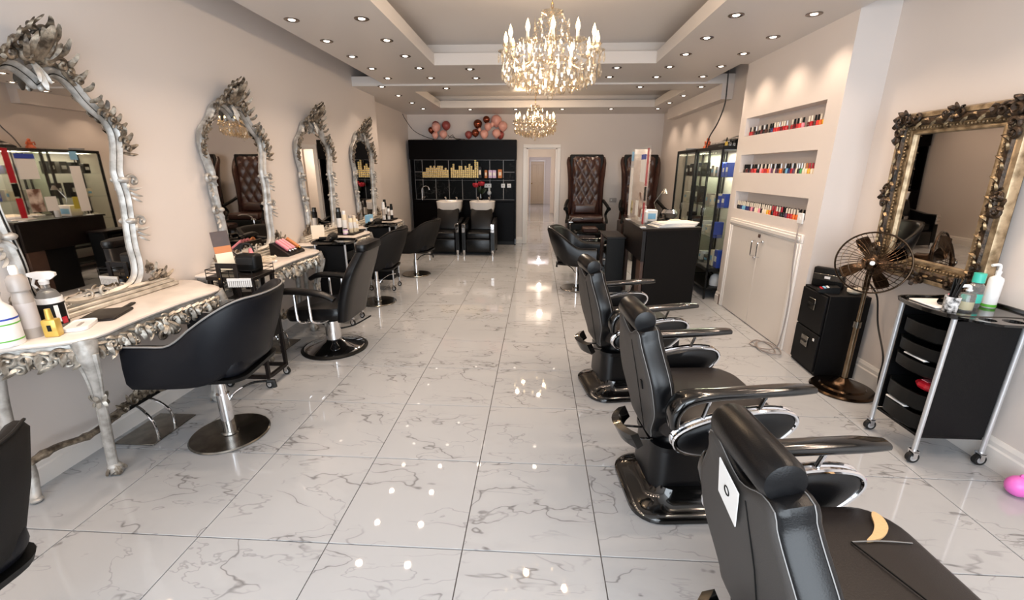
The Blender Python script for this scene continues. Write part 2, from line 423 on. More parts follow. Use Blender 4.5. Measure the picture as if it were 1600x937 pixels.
for x0, x1 in ((-.24, -.03), (.05, .26)):
    for z0, z1 in ((.15, .85), (1.0, 1.8)): MB().box(x0, x1, 21.335, 21.35, z0, z1, .008).build('panel', HALLDOOR, dr)
MB().ell((-.25, 21.31, .95), .03).build('door_knob', BRASS, dr)
casing('trim_5', -.30, .32, 21.35, 1.94, .05)

# ------------------------------------------------------------------ recessed downlights (each with its own lamp)
rb = MB().lathe([(.052, .004), (.052, -.004), (.046, -.007), (.034, -.005), (.0255, -.002), (.024, .012)], n=20)
RING = rb.build('ring_proto', NICKEL); RINGM = RING.data; bpy.data.objects.remove(RING)
lb = MB().lathe([(.024, .012), (.022, .004), (.014, .001), (0.0, .0)], n=16); LO = lb.build('lamp_proto', LAMPM); LAMPME = LO.data; bpy.data.objects.remove(LO)
spot = bpy.data.lights.new('downlight_beam', 'SPOT'); spot.energy = SPOT_W*PI; spot.spot_size = rad(112); spot.spot_blend = .85; spot.color = WARM; spot.shadow_soft_size = .03
def downlight(x, y, z, label, rings='recessed ceiling downlights'):
    t = thing('downlight', label, 'downlight', (x, y, z), 0, rings)
    r_ = link('ring', RINGM, t); l_ = link('lamp', LAMPME, t, (0, 0, -.009)); r_.scale = l_.scale = (1.1, 1.1, 1)
    s = bpy.data.objects.new('downlight_beam', spot); C.objects.link(s); s.parent = t; s.location = (0, 0, -.022)
YF = [.94+.568*k for k in range(0, 5)]+[3.78, 4.37, 4.94, 5.50, 6.06]
for x, nm in ((-1.93, 'row along the left ceiling gap'), (-1.375, 'row left of the tray'), (1.465, 'row right of the tray'), (2.03, 'row beside the chimney breast')):
    for k, y in enumerate(YF):
        downlight(x, y+(.05 if x > 0 else 0), ZC, 'round chrome downlight, %s from the far end, %s' % (ORD[9-k], nm))
for x, s in ((-.80, 'left'), (.04, 'middle'), (.88, 'right')):
    downlight(x, 5.57, ZC, 'small round downlight just behind the front ceiling tray, %s of the three' % s)
    downlight(x, 6.09, ZC, 'small round downlight beside the ceiling step, %s of the three' % s)
for k, y in enumerate((6.52, 7.28, 8.05, 8.82)): downlight(-2.17, y, ZB, 'small downlight in the rear ceiling by the left wall, %s from the step' % ORD[k])
for k, y in enumerate((6.70, 7.45, 8.20, 8.95)): downlight(2.22, y, ZB, 'small downlight in the rear ceiling by the right bulkhead, %s from the step' % ORD[k])
for x, s in ((-1.30, 'left'), (1.39, 'right')): downlight(x, 6.68, ZB, 'small downlight in front of the rear tray, %s one of the pair' % s)
for k, x in enumerate((-1.30, -.43, .45, 1.36)): downlight(x, 8.96, ZB, 'small downlight behind the rear tray near the back wall, %s from the left' % ORD[k])
for y in (11.5, 14.5, 18.8):
    t = thing('downlight', 'round ceiling light in the corridor, %s past the doorway' % {11.5: 'first', 14.5: 'second', 18.8: 'third'}[y], 'downlight', (.13, y, 2.30), 0, 'corridor ceiling lights')
    link('ring', RINGM, t); link('lamp', LAMPME, t, (0, 0, -.009))
    pl = bpy.data.lights.new('corridor_lamp', 'POINT'); pl.energy = 80; pl.color = (.97, .93, 1) if y > 16 else (1, .87, .72); pl.shadow_soft_size = .06
    s = bpy.data.objects.new('corridor_lamp', pl); C.objects.link(s); s.parent = t; s.location = (0, 0, -.08)

# ------------------------------------------------------------------ built-in cupboard in the chimney breast
cu = thing('cupboard', 'white built-in cupboard with two flat doors below the nail polish niches', 'cupboard', (2.29, 4.58, 0))
mb = MB()
for y0, y1, z0, z1 in ((-.72, -.645, 0, .984), (.645, .72, 0, .984), (-.72, .72, .985, 1.06)):
    mb.box(-.022, -.0005, y0, y1, z0, z1, .004); mb.box(-.034, -.022, y0+.02, y1-.02, z0+(.02 if z0 else 0), z1-.02 if z0 else z1, .004)
mb.build('frame', TRIM, cu)
for y0, y1, hy in ((-.643, -.0015, -.05), (.0015, .643, .07)):
    d = MB().box(-.015, -.0005, y0, y1, .008, .983, .003).build('door', DOORP, cu)
    MB().tube(crom([(-.015, hy, .735), (-.045, hy, .735), (-.05, hy, .76), (-.05, hy, .86), (-.045, hy, .885), (-.015, hy, .885)], 4), .006, 8).build('handle', CHROME, d)
    MB().ell((-.022, hy-.035, .90 if hy < 0 else .72), (.012, .016, .016)).build('lock', CHROME, d)
MB().box(-.03, -.016, -.02, .01, .93, .965, .003).build('catch', BROWNW, cu)
MB().box(-.036, -.0235, .69, .72, .0, .13, .004).build('brown_block', BROWNW, cu)
sk = thing('wall_switch', 'white square wall switch beside the lowest nail polish niche', 'switch', (2.29, 3.955, 1.19))
MB().box(-.014, -.0005, -.04, .04, -.045, .045, .004).build('plate', WHITE, sk); MB().box(-.018, -.014, -.012, .012, -.015, .015, .002).build('rocker', PAPER, sk)

# ------------------------------------------------------------------ carved ornament kit: u along, v up, w out of the wall
def scroll(mb, f, c, r, a0, turns, sgn, th, w0=.02, lift=.015, n=18):
    P, R = [], []
    for i in range(n+1):
        t = i/n; a = a0+sgn*turns*2*PI*t; q = r*(1-.86*t)
        P.append(f(c[0]+q*math.cos(a), c[1]+q*math.sin(a), w0+lift*t)); R.append(th*(.35+.65*math.sin(PI*min(1, .12+t*1.0))) if t < .88 else th*.85)
    mb.tube(P, R, 6)
def leaf(mb, f, p, ang, L, w, curl=0., w0=.015, lift=.03, n=7, tip=.35):
    d = (math.cos(ang), math.sin(ang)); e = (-d[1], d[0]); rings = []
    for i in range(n+1):
        t = i/n; cu = 1.5*curl*t*t*L; b = w*(math.sin(PI*(.16+.66*t))**.7)*(1.05-.15*t)*(.45 if i == n else 1)
        cx, cy = p[0]+d[0]*L*t+e[0]*cu, p[1]+d[1]*L*t+e[1]*cu
        h = w0+lift*math.sin(PI*.62*t)+tip*lift*t*t
        th = .5*b+.003
        rings.append([f(cx+e[0]*b, cy+e[1]*b, h-.3*th), f(cx, cy, h+th), f(cx-e[0]*b, cy-e[1]*b, h-.3*th), f(cx, cy, h-th*.8)])
    mb.loft(rings)
WALLF = lambda u, v, w: V((w, u, v))

INNER = [(0, .10), (.10, .09), (.20, .078), (.265, .12), (.285, .20), (.284, .33), (.312, .58), (.303, .70), (.302, .76), (.33, .86), (.345, .95), (.325, 1.02), (.265, 1.07), (.215, 1.12), (.16, 1.195), (.10, 1.222), (.045, 1.19)]
def outline():
    half = INNER+[(0, 1.15)]+[(-u, v) for u, v in INNER[:0:-1]]
    return [(p.x, p.y) for p in crom([(u, v, 0) for u, v in half], 4, True)]
def offset(poly, o):
    n = len(poly); out = []
    for i in range(n):
        a, b = poly[i-1], poly[(i+1) % n]; t = V((b[0]-a[0], b[1]-a[1])); t.normalize()
        out.append((poly[i][0]+t.y*o, poly[i][1]-t.x*o))
    return out
def make_mirror():
    t = thing('ornate_mirror', '', 'mirror', (0, 0, 0), 0, 'ornate silver mirrors on the left wall consoles')
    ol = outline()
    glass = MB(); b = glass.b
    vs = [b.verts.new((.014, u, v)) for u, v in offset(ol, .003)]; b.faces.new(vs)
    glass.build('mirror_glass', MIRROR, t, False)
    bk = MB(); bk.prism(offset(ol, .03), WALLF, 0, .012); bk.build('backing', DKWOOD, t, False)
    sec = [(-.002, .014), (.0, .026), (.010, .036), (.018, .028), (.024, .030), (.038, .050), (.052, .040), (.060, .022), (.060, 0), (.01, 0)]
    rings = [[WALLF(u, v, w) for u, v in offset(ol, o)] for o, w in sec]
    rings = [[rings[j][i] for j in range(len(sec))] for i in range(len(ol))]
    MB().loft(rings, loop=True).build('frame', GREYP, t)
    bl = MB(); bl.tube([WALLF(u, v, .030) for u, v in offset(ol, .0155)], .0035, 5, True); bl.build('dark_groove', MATTK, t)
    # crest
    mb = MB(); f = lambda u, v, w: V((w+.36*max(0, v-1.26), u, v))
    for a, L, w, l in ((90, .165, .036, .085), (74, .135, .03, .07), (106, .135, .03, .07), (52, .12, .028, .055), (128, .12, .028, .055), (30, .11, .026, .05), (150, .11, .026, .05)):
        leaf(mb, f, (.0+.02*math.cos(rad(a)), 1.265), rad(a), L, w, .35 if a < 90 else -.35 if a > 90 else 0, .03, l)
    for s in (-1, 1):
        for (u, v, r, a, tn) in ((.045, 1.29, .042, 200, 1.2), (.085, 1.335, .036, 220, 1.2), (.115, 1.285, .036, 190, 1.3), (.06, 1.375, .030, 230, 1.1), (.155, 1.262, .030, 180, 1.2), (.03, 1.415, .024, 240, 1.1), (.195, 1.225, .024, 170, 1.2)):
            scroll(mb, f, (s*u, v), r, rad(a) if s > 0 else PI-rad(a), tn, -s, .014, .045, .03)
        for (u, v, a, L, w) in ((.06, 1.37, 50, .06, .02), (.095, 1.32, 35, .06, .02), (.13, 1.275, 25, .055, .018), (.18, 1.225, 15, .045, .016), (.035, 1.41, 65, .05, .02), (.22, 1.175, 30, .035, .013), (.25, 1.125, 25, .03, .012)):
            leaf(mb, f, (s*u, v), rad(a) if s > 0 else PI-rad(a), L, w, .6*s, .04, .05)
        mb.tube(crom([f(s*.01, 1.27, .05), f(s*.06, 1.285, .045), f(s*.12, 1.27, .04), f(s*.19, 1.20, .035)], 5), [.012]*16, 6)
    mb.build('crest', GILTD, t, ang=60)
    f = WALLF; kb = MB()
    for a, L, w in ((270, .13, .022), (255, .10, .014), (285, .10, .014)): leaf(kb, f, (0, 1.275), rad(a), L, w, 0, .045, .03)
    kb.ell(f(0, 1.155, .045), (.014, .012, .016)).build('keystone', GREYP, t, ang=60)
    for s in (-1, 1):
        def P(a): return rad(a) if s > 0 else PI-rad(a)
        mb = MB()     # shoulder carving
        for (u, v, a, L, w) in ((.29, 1.09, 60, .045, .018), (.315, 1.08, 45, .05, .018), (.34, 1.055, 35, .05, .018), (.362, 1.03, 20, .045, .017), (.378, 1.0, 0, .04, .015), (.39, .95, 45, .045, .018), (.40, .925, 15, .05, .018), (.40, .89, -20, .05, .018), (.395, .86, -50, .04, .015), (.395, .945, 80, .04, .015)):
            leaf(mb, f, (s*u, v), P(a), L, w, .5*s, .03, .035)
        for (u, v, r) in ((.305, 1.07, .028), (.345, 1.045, .03), (.375, 1.005, .024), (.40, .93, .028), (.405, .885, .026)): scroll(mb, f, (s*u, v), r, P(200), 1.3, -s, .012, .045, .02)
        mb.build('shoulder_carving', GILTD, t, ang=60)
        for (v, u) in ((.685, .365), (.44, .355)):
            mb = MB()     # side curl
            scroll(mb, f, (s*(u+.035), v+.01), .036, P(190), 1.25, -s, .014, .03, .02)
            for (dv, a, L) in ((-.035, -30, .05), (-.055, -60, .055), (-.08, -75, .05), (.0, 200, .05)): leaf(mb, f, (s*(u+.01), v+dv), P(a), L, .012, .4*s, .03, .02)
            MB().ell(f(s*(u-.025), v+.015, .035), (.03, .034, .02)).build('side_boss', GREYP, t)
            mb.build('side_curl', GREYP, t, ang=60)
        mb = MB()     # foot carving
        for (u, v, r, a) in ((.40, .10, .045, 160), (.46, .085, .035, 150), (.385, .15, .026, 180)): scroll(mb, f, (s*u, v), r, P(a), 1.3, -s, .011, .03, .02)
        for (u, v, a, L) in ((.355, .13, 70, .07), (.38, .10, 40, .08), (.42, .07, 20, .09), (.47, .065, 5, .07), (.36, .07, 10, .08)): leaf(mb, f, (s*u, v), P(a), L, .014, .3*s, .03, .02)
        mb.build('foot_carving', GILTD, t, ang=60)
    mb = MB()
    for s in (-1, 1):
        scroll(mb, f, (s*.05, .085), .03, rad(90), 1.1, s, .010, .035, .012); scroll(mb, f, (s*.16, .075), .026, rad(90), 1.1, -s, .009, .035, .012)
        leaf(mb, f, (s*.02, .065), 0 if s > 0 else PI, .18, .016, .1*s, .04, .02); leaf(mb, f, (s*.18, .062), 0 if s > 0 else PI, .15, .014, 0, .04, .015)
    mb.build('bottom_swag', CREAMP, t, ang=60)
    MB().box(0, .085, -.53, .53, 0, .026, .006).box(0, .07, -.515, .515, .026, .046, .005).box(.0, .05, -.50, .50, .046, .062, .004).build('plinth', CREAMP, t)
    return t

TOP = [(0, .65), (.10, .655), (.17, .62), (.25, .565), (.34, .53), (.40, .49), (.435, .43), (.44, .36), (.425, .24), (.418, .1)]
TOPP = TOP+[(x, -y) for x, y in TOP[::-1]]
def scale_top(k): return [(max(x-k, 0) if x > .01 else 0, y-math.copysign(k, y)) for x, y in TOPP]
def make_console():
    t = thing('console_table', '', 'table', (0, 0, 0), 0, 'carved silver console tables along the left wall')
    mb = MB()
    mb.loft([[V((x, y, z)) for x, y in scale_top(k)] for k, z in ((.012, .795), (.004, .799), (0, .808), (.004, .817), (.012, .82))])
    mb.build('marble_top', MARBLE, t)
    mb = MB(); mb.loft([[V((x, y, z)) for x, y in scale_top(k)] for k, z in ((.03, .735), (.024, .77), (.018, .782), (.022, .795))]); mb.build('apron', GREYP, t)
    # path of the frieze: front edge then the two sides
    path = crom([V((x, y, 0)) for x, y in scale_top(.022)][1:-1], 5)
    Ls = [0]
    for i in range(1, len(path)): Ls.append(Ls[-1]+(path[i]-path[i-1]).length)
    tot = Ls[-1]
    def at(s):
        s = max(0, min(tot-1e-6, s)); i = 0
        while Ls[i+1] < s: i += 1
        k = (s-Ls[i])/(Ls[i+1]-Ls[i]); p = path[i].lerp(path[i+1], k); d = (path[i+1]-path[i]).normalized(); n = V((-d.y, d.x, 0))
        if n.dot(p-V((.1, 0, 0))) < 0: n = -n
        return p, n
    mid = tot/2
    f = lambda u, v, w: (lambda pn: V((pn[0].x, pn[0].y, 0))+pn[1]*w+V((0, 0, v)))(at(mid+u))
    mb = MB(); rings = []
    for i in range(61):
        u = -mid+tot*i/60; q = abs(u); d = .062+.025*math.cos(u*2*PI/.36)+(.04*math.exp(-(u/.09)**2))
        if q > mid-.08: d = .04
        rings.append([f(u, .79, .004), f(u, .79-d*.6, .012), f(u, .775-d, .004), f(u, .775-d, -.008), f(u, .79, -.008)])
    mb.loft(rings); mb.build('frieze', GREYP, t)
    mb = MB()
    k = int(tot/.062)
    for i in range(k+1):
        u = -mid+.04+(tot-.08)*i/k; s = -1 if u < 0 else 1
        scroll(mb, f, (u, .738+.016*math.sin(i*2.1)), .034, rad(60 if i % 2 else 240), 1.35, s if i % 2 else -s, .012, .012, .014)
        leaf(mb, f, (u, .765), rad(270+(40 if i % 2 else -40)), .06, .02, .4*(-1)**i, .012, .018)
        if i % 2 == 0: leaf(mb, f, (u+.03*s, .70), rad(0 if s > 0 else 180), .055, .015, -.3*s, .012, .016)
    for i in range(k):
        u = -mid+.04+(tot-.08)*(i+.5)/k; s = -1 if u < 0 else 1
        scroll(mb, f, (u, .708+.012*math.cos(i*1.7)), .024, rad(200 if i % 2 else 20), 1.3, -s if i % 2 else s, .009, .012, .012)
        leaf(mb, f, (u-.03*s, .765), rad(-12 if s > 0 else 192), .065, .012, .3*s, .010, .010)
    for a in (270, 245, 295, 225, 315): leaf(mb, f, (0, .735), rad(a), .075, .02, 0, .02, .02)
    for s in (-1, 1): scroll(mb, f, (s*.05, .68), .04, rad(90), 1.3, s, .012, .015, .025)
    mb.build('frieze_carving', GILT, t, ang=60)
    for s in (-1, 1):
        mb = MB()
        pts = crom([(.395, s*.445, .79), (.412, s*.462, .72), (.40, s*.448, .62), (.365, s*.425, .47), (.335, s*.41, .30), (.30, s*.395, .12), (.292, s*.39, .04), (.31, s*.397, .012)], 5)
        n = len(pts); R = []
        for i in range(n):
            z = pts[i].z; R.append(.022+.030*max(0, (z-.55)/.24)**1.3+(.010 if z < .06 else 0))
        mb.tube(pts, R, 10)
        for off in ((.017, .0), (-.012, .013), (-.012, -.013)): mb.tube([p+V((off[0], off[1], 0))*(R[i]/.022) for i, p in enumerate(pts[4:-4])], [r*.33 for r in R[4:-4]], 6)
        lg = mb.build('front_leg', GREYP, t)
        mb = MB()
        for a in range(5):
            M = rotz(a*2*PI/5)
            g = lambda u, v, w, M=M: V((.365, s*.425, .455))+M @ V((w+.012, u, v))
            leaf(mb, g, (0, 0), rad(90), .045, .014, 0, .006, .012); leaf(mb, g, (0, .01), rad(270), .035, .012, 0, .006, .008)
        mb.build('leg_collar', GILT, lg, ang=60); mb = MB()
        for a in range(4):
            M = rotz(a*PI/2+s*.6)
            g = lambda u, v, w, M=M: V((.30, s*.393, .012))+M @ V((w+.008, u, v)); leaf(mb, g, (0, .045), rad(275), .05, .014, 0, .006, .02)
        mb.ell((.315, s*.40, .014), (.022, .022, .013)).build('leg_foot', GILT, lg, ang=60)
        mb = MB(); pts = crom([(.09, s*.54, .78), (.085, s*.59, .66), (.075, s*.605, .46), (.07, s*.60, .32), (.07, s*.58, .16), (.08, s*.60, .05), (.10, s*.62, .012)], 5)
        mb.tube(pts, [.036-.014*min(1, i/14) for i in range(len(pts))], 10).ell((.105, s*.622, .015), (.026, .026, .014)); mb.build('rear_leg', GREYP, t)
        mb = MB(); pts = crom([(.085, s*.585, .20), (.10, s*.47, .21), (.12, s*.34, .185), (.13, s*.22, .20), (.13, s*.10, .235), (.13, 0, .245)], 5)
        mb.tube(pts, [.022+.008*(i % 7 == 3) for i in range(len(pts))], 8, flat=.8); mb.build('stretcher', GILTD, t)
    mb = MB(); g = lambda u, v, w: V((.145+w, u, v))
    for s in (-1, 1):
        for (u, v, r, a) in ((.06, .255, .035, 150), (.13, .235, .032, 140), (.03, .28, .024, 160)): scroll(mb, g, (s*u, v), r, rad(a) if s > 0 else PI-rad(a), 1.3, -s, .011, .0, .02)
        for (u, v, a, L) in ((.04, .26, 60, .06), (.08, .25, 35, .07), (.13, .24, 15, .07), (.17, .215, 0, .07)): leaf(mb, g, (s*u, v), rad(a) if s > 0 else PI-rad(a), L, .014, .3*s, .0, .02)
    mb.ell(g(0, .29, .01), (.02, .025, .03)).build('stretcher_crest', GILTD, t, ang=60)
    return t
CON = make_console(); MIR = make_mirror()
CY = (2.28, 3.70, 5.07, 6.47); MY = (2.28, 3.74, 5.10, 6.53)
CL = ('carved silver console with marble top nearest the camera, holding the spray bottle', 'carved silver console with marble top holding the rack of pink hair tongs', 'carved silver console with marble top holding a tray of cream bottles, third from the camera', 'carved silver console with marble top furthest down the left wall')
ML = ('large carved silver mirror nearest the camera, behind the spray bottle', 'carved silver mirror above the rack of pink hair tongs, second from the camera', 'carved silver mirror above the cream bottles, third from the camera', 'carved silver mirror furthest down the left wall, beside the wall corner')
for i in range(4):
    c = CON if i == 0 else dup(CON); c.location = (-2.552, CY[i], 0); c['label'] = CL[i]
    m = MIR if i == 0 else dup(MIR); m.location = (-2.552, MY[i], .8205); m['label'] = ML[i]

# ------------------------------------------------------------------ chandeliers
def make_chandelier():
    t = thing('chandelier', 'large crystal chandelier with candle bulbs hanging from the front ceiling tray', 'chandelier', (.08, 3.35, 2.36), 0, 'crystal chandeliers')
    mb = MB(); mb.lathe([(.0, .57), (.05, .565), (.045, .54), (.012, .53)], n=16)
    for k in range(11):
        z = .245+.027*k; pts = [V((.008*math.cos(a)*(1 if k % 2 else 0), .008*math.cos(a)*(0 if k % 2 else 1), z+.018*math.sin(a))) for a in [2*PI*i/10 for i in range(10)]]
        mb.tube(pts, .0022, 5, True)
    mb.build('chain', BRASS, t)
    MB().lathe([(.004, .24), (.012, .235), (.014, .20), (.030, .17), (.016, .14), (.022, .08), (.036, .03), (.02, -.02), (.05, -.06), (.055, -.09), (.03, -.12), (.02, -.17), (.03, -.20), (.012, -.23)], n=14).build('stem', CRYSTAL, t)
    MB().lathe([(.0, .222), (.06, .222), (.075, .235), (.062, .228), (.03, .215), (.0, .21)], n=20).build('crown_dish', CRYSTAL, t)
    MB().ell((0, 0, -.285), (.02, .02, .022), 8, 6).build('finial', CRYSTAL, t, False)
    arm = MB(); arm.tube(crom([(.05, 0, -.07), (.10, 0, -.04), (.16, 0, -.085), (.23, 0, -.105), (.29, 0, -.07), (.31, 0, -.012)], 5), .006, 7)
    AR = arm.build('arm', CRYSTAL, t)
    bo = MB(); n = 14; pr = []
    for (r, z) in ((.010, -.012), (.030, -.010), (.050, .004), (.048, .010), (.028, -.003), (.010, -.004)):
        pr.append([V((.31+r*(1+.10*(k % 2)*(r > .04))*math.cos(2*PI*k/28), r*(1+.10*(k % 2)*(r > .04))*math.sin(2*PI*k/28), z)) for k in range(28)])
    bo.loft(pr); BO = bo.build('drip_dish', CRYSTAL, t)
    cn = MB().cyl((.31, 0, -.004), (.31, 0, .052), .010, .009, 10); CN = cn.build('candle_tube', BULBWAX, t)
    bu = MB().lathe([(.006, .05), (.010, .058), (.0145, .075), (.011, .095), (.005, .112), (.001, .124)], (.31, 0, 0), 12); BU = bu.build('flame_bulb', BULB, CN)
    for k in range(1, 12):
        a = k*PI/6
        for o in (AR, BO): link(o.name.split('.')[0], o.data, t, rot=(0, 0, a))
        c = link('candle_tube', CN.data, t, rot=(0, 0, a)); link('flame_bulb', BU.data, c)
    dm = MB(); dm.loft([[V((r*math.cos(2*PI*k/6)*(1), r*.6*math.sin(2*PI*k/6), z)) for k in range(6)] for r, z in ((.001, 0), (.005, -.008), (.004, -.013), (.015, -.040), (.018, -.056), (.010, -.078), (.001, -.088))])
    DR = dm.build('crystal_drop', CRYSTAL, t, False); first = [True]
    def drop(r, a, z, s=1.):
        if first[0]: o = DR; first[0] = False
        else: o = link('crystal_drop', DR.data, t)
        o.location = (r*math.cos(a), r*math.sin(a), z); o.rotation_euler = (0, 0, a+PI/2+random.uniform(-.6, .6)); o.scale = (s, s, s)
    for k in range(12):
        a = k*PI/6; cx, cy = .31*math.cos(a), .31*math.sin(a)
        for j in range(5):
            b = a+rad(-120+60*j); x, y = cx+.05*math.cos(b), cy+.05*math.sin(b)
            drop(math.hypot(x, y), math.atan2(y, x), .0, .8)
    for r, n, z, s in ((.335, 28, -.08, 1.1), (.30, 26, -.11, 1.15), (.255, 22, -.125, 1.15), (.205, 18, -.14, 1.15), (.155, 14, -.15, 1.15), (.10, 9, -.165, 1.1), (.045, 5, -.19, .9), (.12, 10, .20, .7), (.11, 10, .12, .7), (.13, 10, .03, .7)):
        for k in range(n): drop(r, 2*PI*(k+.5*(n % 3))/n, z+random.uniform(-.012, .012), s)
    bd = MB()
    def bead(p, r=.0055):
        p = V(p); b = bd.b; vs = [b.verts.new(p+V(d)*r) for d in ((1, 0, 0), (0, 1, 0), (-1, 0, 0), (0, -1, 0), (0, 0, 1.2), (0, 0, -1.2))]
        for i in range(4): b.faces.new((vs[i], vs[(i+1) % 4], vs[4])); b.faces.new((vs[(i+1) % 4], vs[i], vs[5]))
    for k in range(12):
        a = k*PI/6; a2 = a+PI/6
        for i in range(17):
            q = i/16; r = .07+(.30-.07)*q; z = .215-.19*q-.12*math.sin(PI*q)*(1-.3*q); bead((r*math.cos(a), r*math.sin(a), z))
        for i in range(13):
            q = i/12; x = .335*((1-q)*math.cos(a)+q*math.cos(a2)); y = .335*((1-q)*math.sin(a)+q*math.sin(a2)); bead((x, y, -.015-.07*math.sin(PI*q)))
        for i in range(15):
            q = i/14; r = .33-.29*q; bead((r*math.cos(a+.26), r*math.sin(a+.26), -.10-.13*q-.03*math.sin(PI*q)))
        for i in range(9):
            q = i/8; r = .07+.06*math.sin(PI*q*.6); bead((r*math.cos(a+.2), r*math.sin(a+.2), .215-.19*q), .007)
    tag(bd.build('bead_strings', CRYSTAL, t, False), kind='stuff')
    return t
CH = make_chandelier()
CH2 = dup(CH, (-.05, 7.70, 2.345), .13, 'crystal chandelier with candle bulbs hanging further back from the rear ceiling tray')
for c in (CH, CH2):
    for k in range(4):
        pl = bpy.data.lights.new('candle_glow', 'POINT'); pl.energy = CHAND_W/4; pl.color = WARMER; pl.shadow_soft_size = .03
        o = bpy.data.objects.new('candle_glow', pl); C.objects.link(o); o.parent = c; a = k*PI/2+.4; o.location = (.30*math.cos(a), .30*math.sin(a), .16)

# ------------------------------------------------------------------ tub styling chairs (local: faces +x)
def sm(t): t = max(0, min(1, t)); return t*t*(3-2*t)
def make_tub(seatm, shellm, lift):
    t = thing('styling_chair', '', 'chair', (0, 0, 0), 0, 'tub styling chairs')
    path = [V((.27-.32*k/9, -.285-.006*math.sin(PI*k/9))) for k in range(10)]
    for k in range(1, 26):
        a = -PI/2-PI*k/26; path.append(V((-.06+.235*math.cos(a), .285*math.sin(a))))
    path += [V((p.x, -p.y)) for p in path[9::-1]]
    n = len(path); cum = [0]
    for i in range(1, n): cum.append(cum[-1]+(path[i]-path[i-1]).length); rings = []; edge = []
    for i, p in enumerate(path):
        a = path[max(i-1, 0)]; b = path[min(i+1, n-1)]; d = (b-a).normalized(); nr = V((d.y, -d.x))
        if nr.dot(p-V((.1, 0))) < 0: nr = -nr
        q = 1-abs(cum[i]/cum[-1]*2-1)          # 0 at the arm fronts, 1 at the back
        top = .255+.235*sm((q-.26)/.52); bot = .0+.07*sm((q-.35)/.5); lean = .05*sm((q-.1)/.6)+.07*sm((q-.4)/.5)
        th = .052-.006*q
        sec = [(.0, bot+.012), (.012, bot+.05), (lean*.55+.012, (bot+top)*.52), (lean+.004, top-.03), (lean-.008, top-.006), (lean-th*.5, top), (lean-th+.006, top-.008), (lean-th, top-.035), (lean*.4-th, (bot+top)*.5), (-th, bot+.03), (-.02, bot)]
        e = .012 if i in (0, n-1) else 0
        rings.append([V((p.x+nr.x*o+(e if 0 < j < 10 else 0), p.y+nr.y*o, z+lift)) for j, (o, z) in enumerate(sec)])
        edge.append(V((p.x+nr.x*(lean-.004), p.y+nr.y*(lean-.004), top+lift-.004)))
    MB().loft(rings).build('tub_shell', shellm, t, ang=70)
    MB().tube(edge, .005, 6).build('top_piping', PIPING if shellm is NAVY else CHARC, t)
    mb = MB(); pl = rrect(.26, .245, .09); mb.loft([[V((x*k+.0, y*k, z+lift)) for x, y in pl] for k, z in ((.86, .03), (.95, .04), (1, .07), (1, .12), (.95, .145), (.8, .152))]); mb.build('seat_cushion', seatm, t)
    MB().loft([[V((x*k-.01, y*k, z+lift)) for x, y in pl] for k, z in ((.7, -.005), (.97, .005), (1.0, .03))]).build('seat_pan', MATTK, t)
    col = MB().cyl((0, 0, .012), (0, 0, lift*.62), .036, None, 20).cyl((0, 0, lift*.62), (0, 0, lift), .024, None, 16).build('gas_column', CHROME, t)
    MB().lathe([(.0, .0), (.215, .0), (.222, .006), (.215, .014), (.05, .018), (.045, .03), (.0, .032)], n=40).build('round_base', STEEL, t)
    return t
def lever(t, a, col):
    M = rotz(a); pts = crom([V((.0, 0, .17)), V((.06, 0, .27)), V((.16, 0, .325)), V((.26, 0, .325))], 5)
    l = MB().tube([M @ p for p in pts], .010, 8, flat=.7).build('pump_lever', col, t)
    MB().tube([M @ V((.25, 0, .325)), M @ V((.285, 0, .322)), M @ V((.288, 0, .28))], .014, 8).build('lever_grip', RUBBER, l)
tubs = [(-1.885, 2.28, .455, PI+.12, NAVY, NAVY, -2.9, CHROME, 'navy black tub styling chair with grey piping in front of the nearest console'),
        (-1.95, 5.12, .435, PI+.05, NAVY, CHARC, -2.5, CHROME, 'charcoal tub styling chair behind the padded salon armchair, facing the third mirror'),
        (-1.87, 6.62, .375, PI-.1, NAVY, CHARC, PI, MATTK, 'charcoal tub styling chair in front of the black backwash units'),
        (.57, 5.94, .36, -.22, LEATHER, LEATHER, PI-.1, STEEL, 'black tub styling chair beside the dark nail desk, right of the centre aisle'),
        (-1.81, .80, .40, PI, NAVY, CHARC, 1.0, CHROME, 'black styling chair cut off by the bottom left corner, before the first console')]
for x, y, l, rz, se, sh, la, lm, lab in tubs:
    t = make_tub(se, sh, l); t.location = (x, y, 0); t.rotation_euler = (0, 0, rz); t['label'] = lab; lever(t, la, lm)

# ------------------------------------------------------------------ padded salon armchair
t = thing('salon_armchair', 'padded black salon armchair with chrome arm tubes on domed chrome base', 'chair', (-1.84, 3.66, 0), PI-.03)
MB().lathe([(.0, 0), (.285, 0), (.292, .012), (.275, .026)], n=40).build('base_rim', MATTK, t)
MB().lathe([(.272, .02), (.25, .034), (.16, .055), (.09, .085), (.07, .10), (.0, .10)], n=40).build('dome_base', CHROME, t)
MB().cyl((0, 0, .09), (0, 0, .27), .068, None, 24).lathe([(.07, .262), (.07, .275), (.04, .28), (.04, .34)]).build('column', CHROME, t)
MB().box(-.16, .20, -.17, .17, .325, .345).build('under_frame', MATTK, t)
mb = MB(); pl = rrect(.27, .25, .10); mb.loft([[V((x*k+.04, y*k, z-.03*max(0, x)/.27)) for x, y in pl] for k, z in ((.8, .34), (.96, .355), (1, .39), (1, .42), (.94, .455), (.75, .468), (.3, .472))]); mb.build('seat', LEATHER, t)
mb = MB(); rings = []
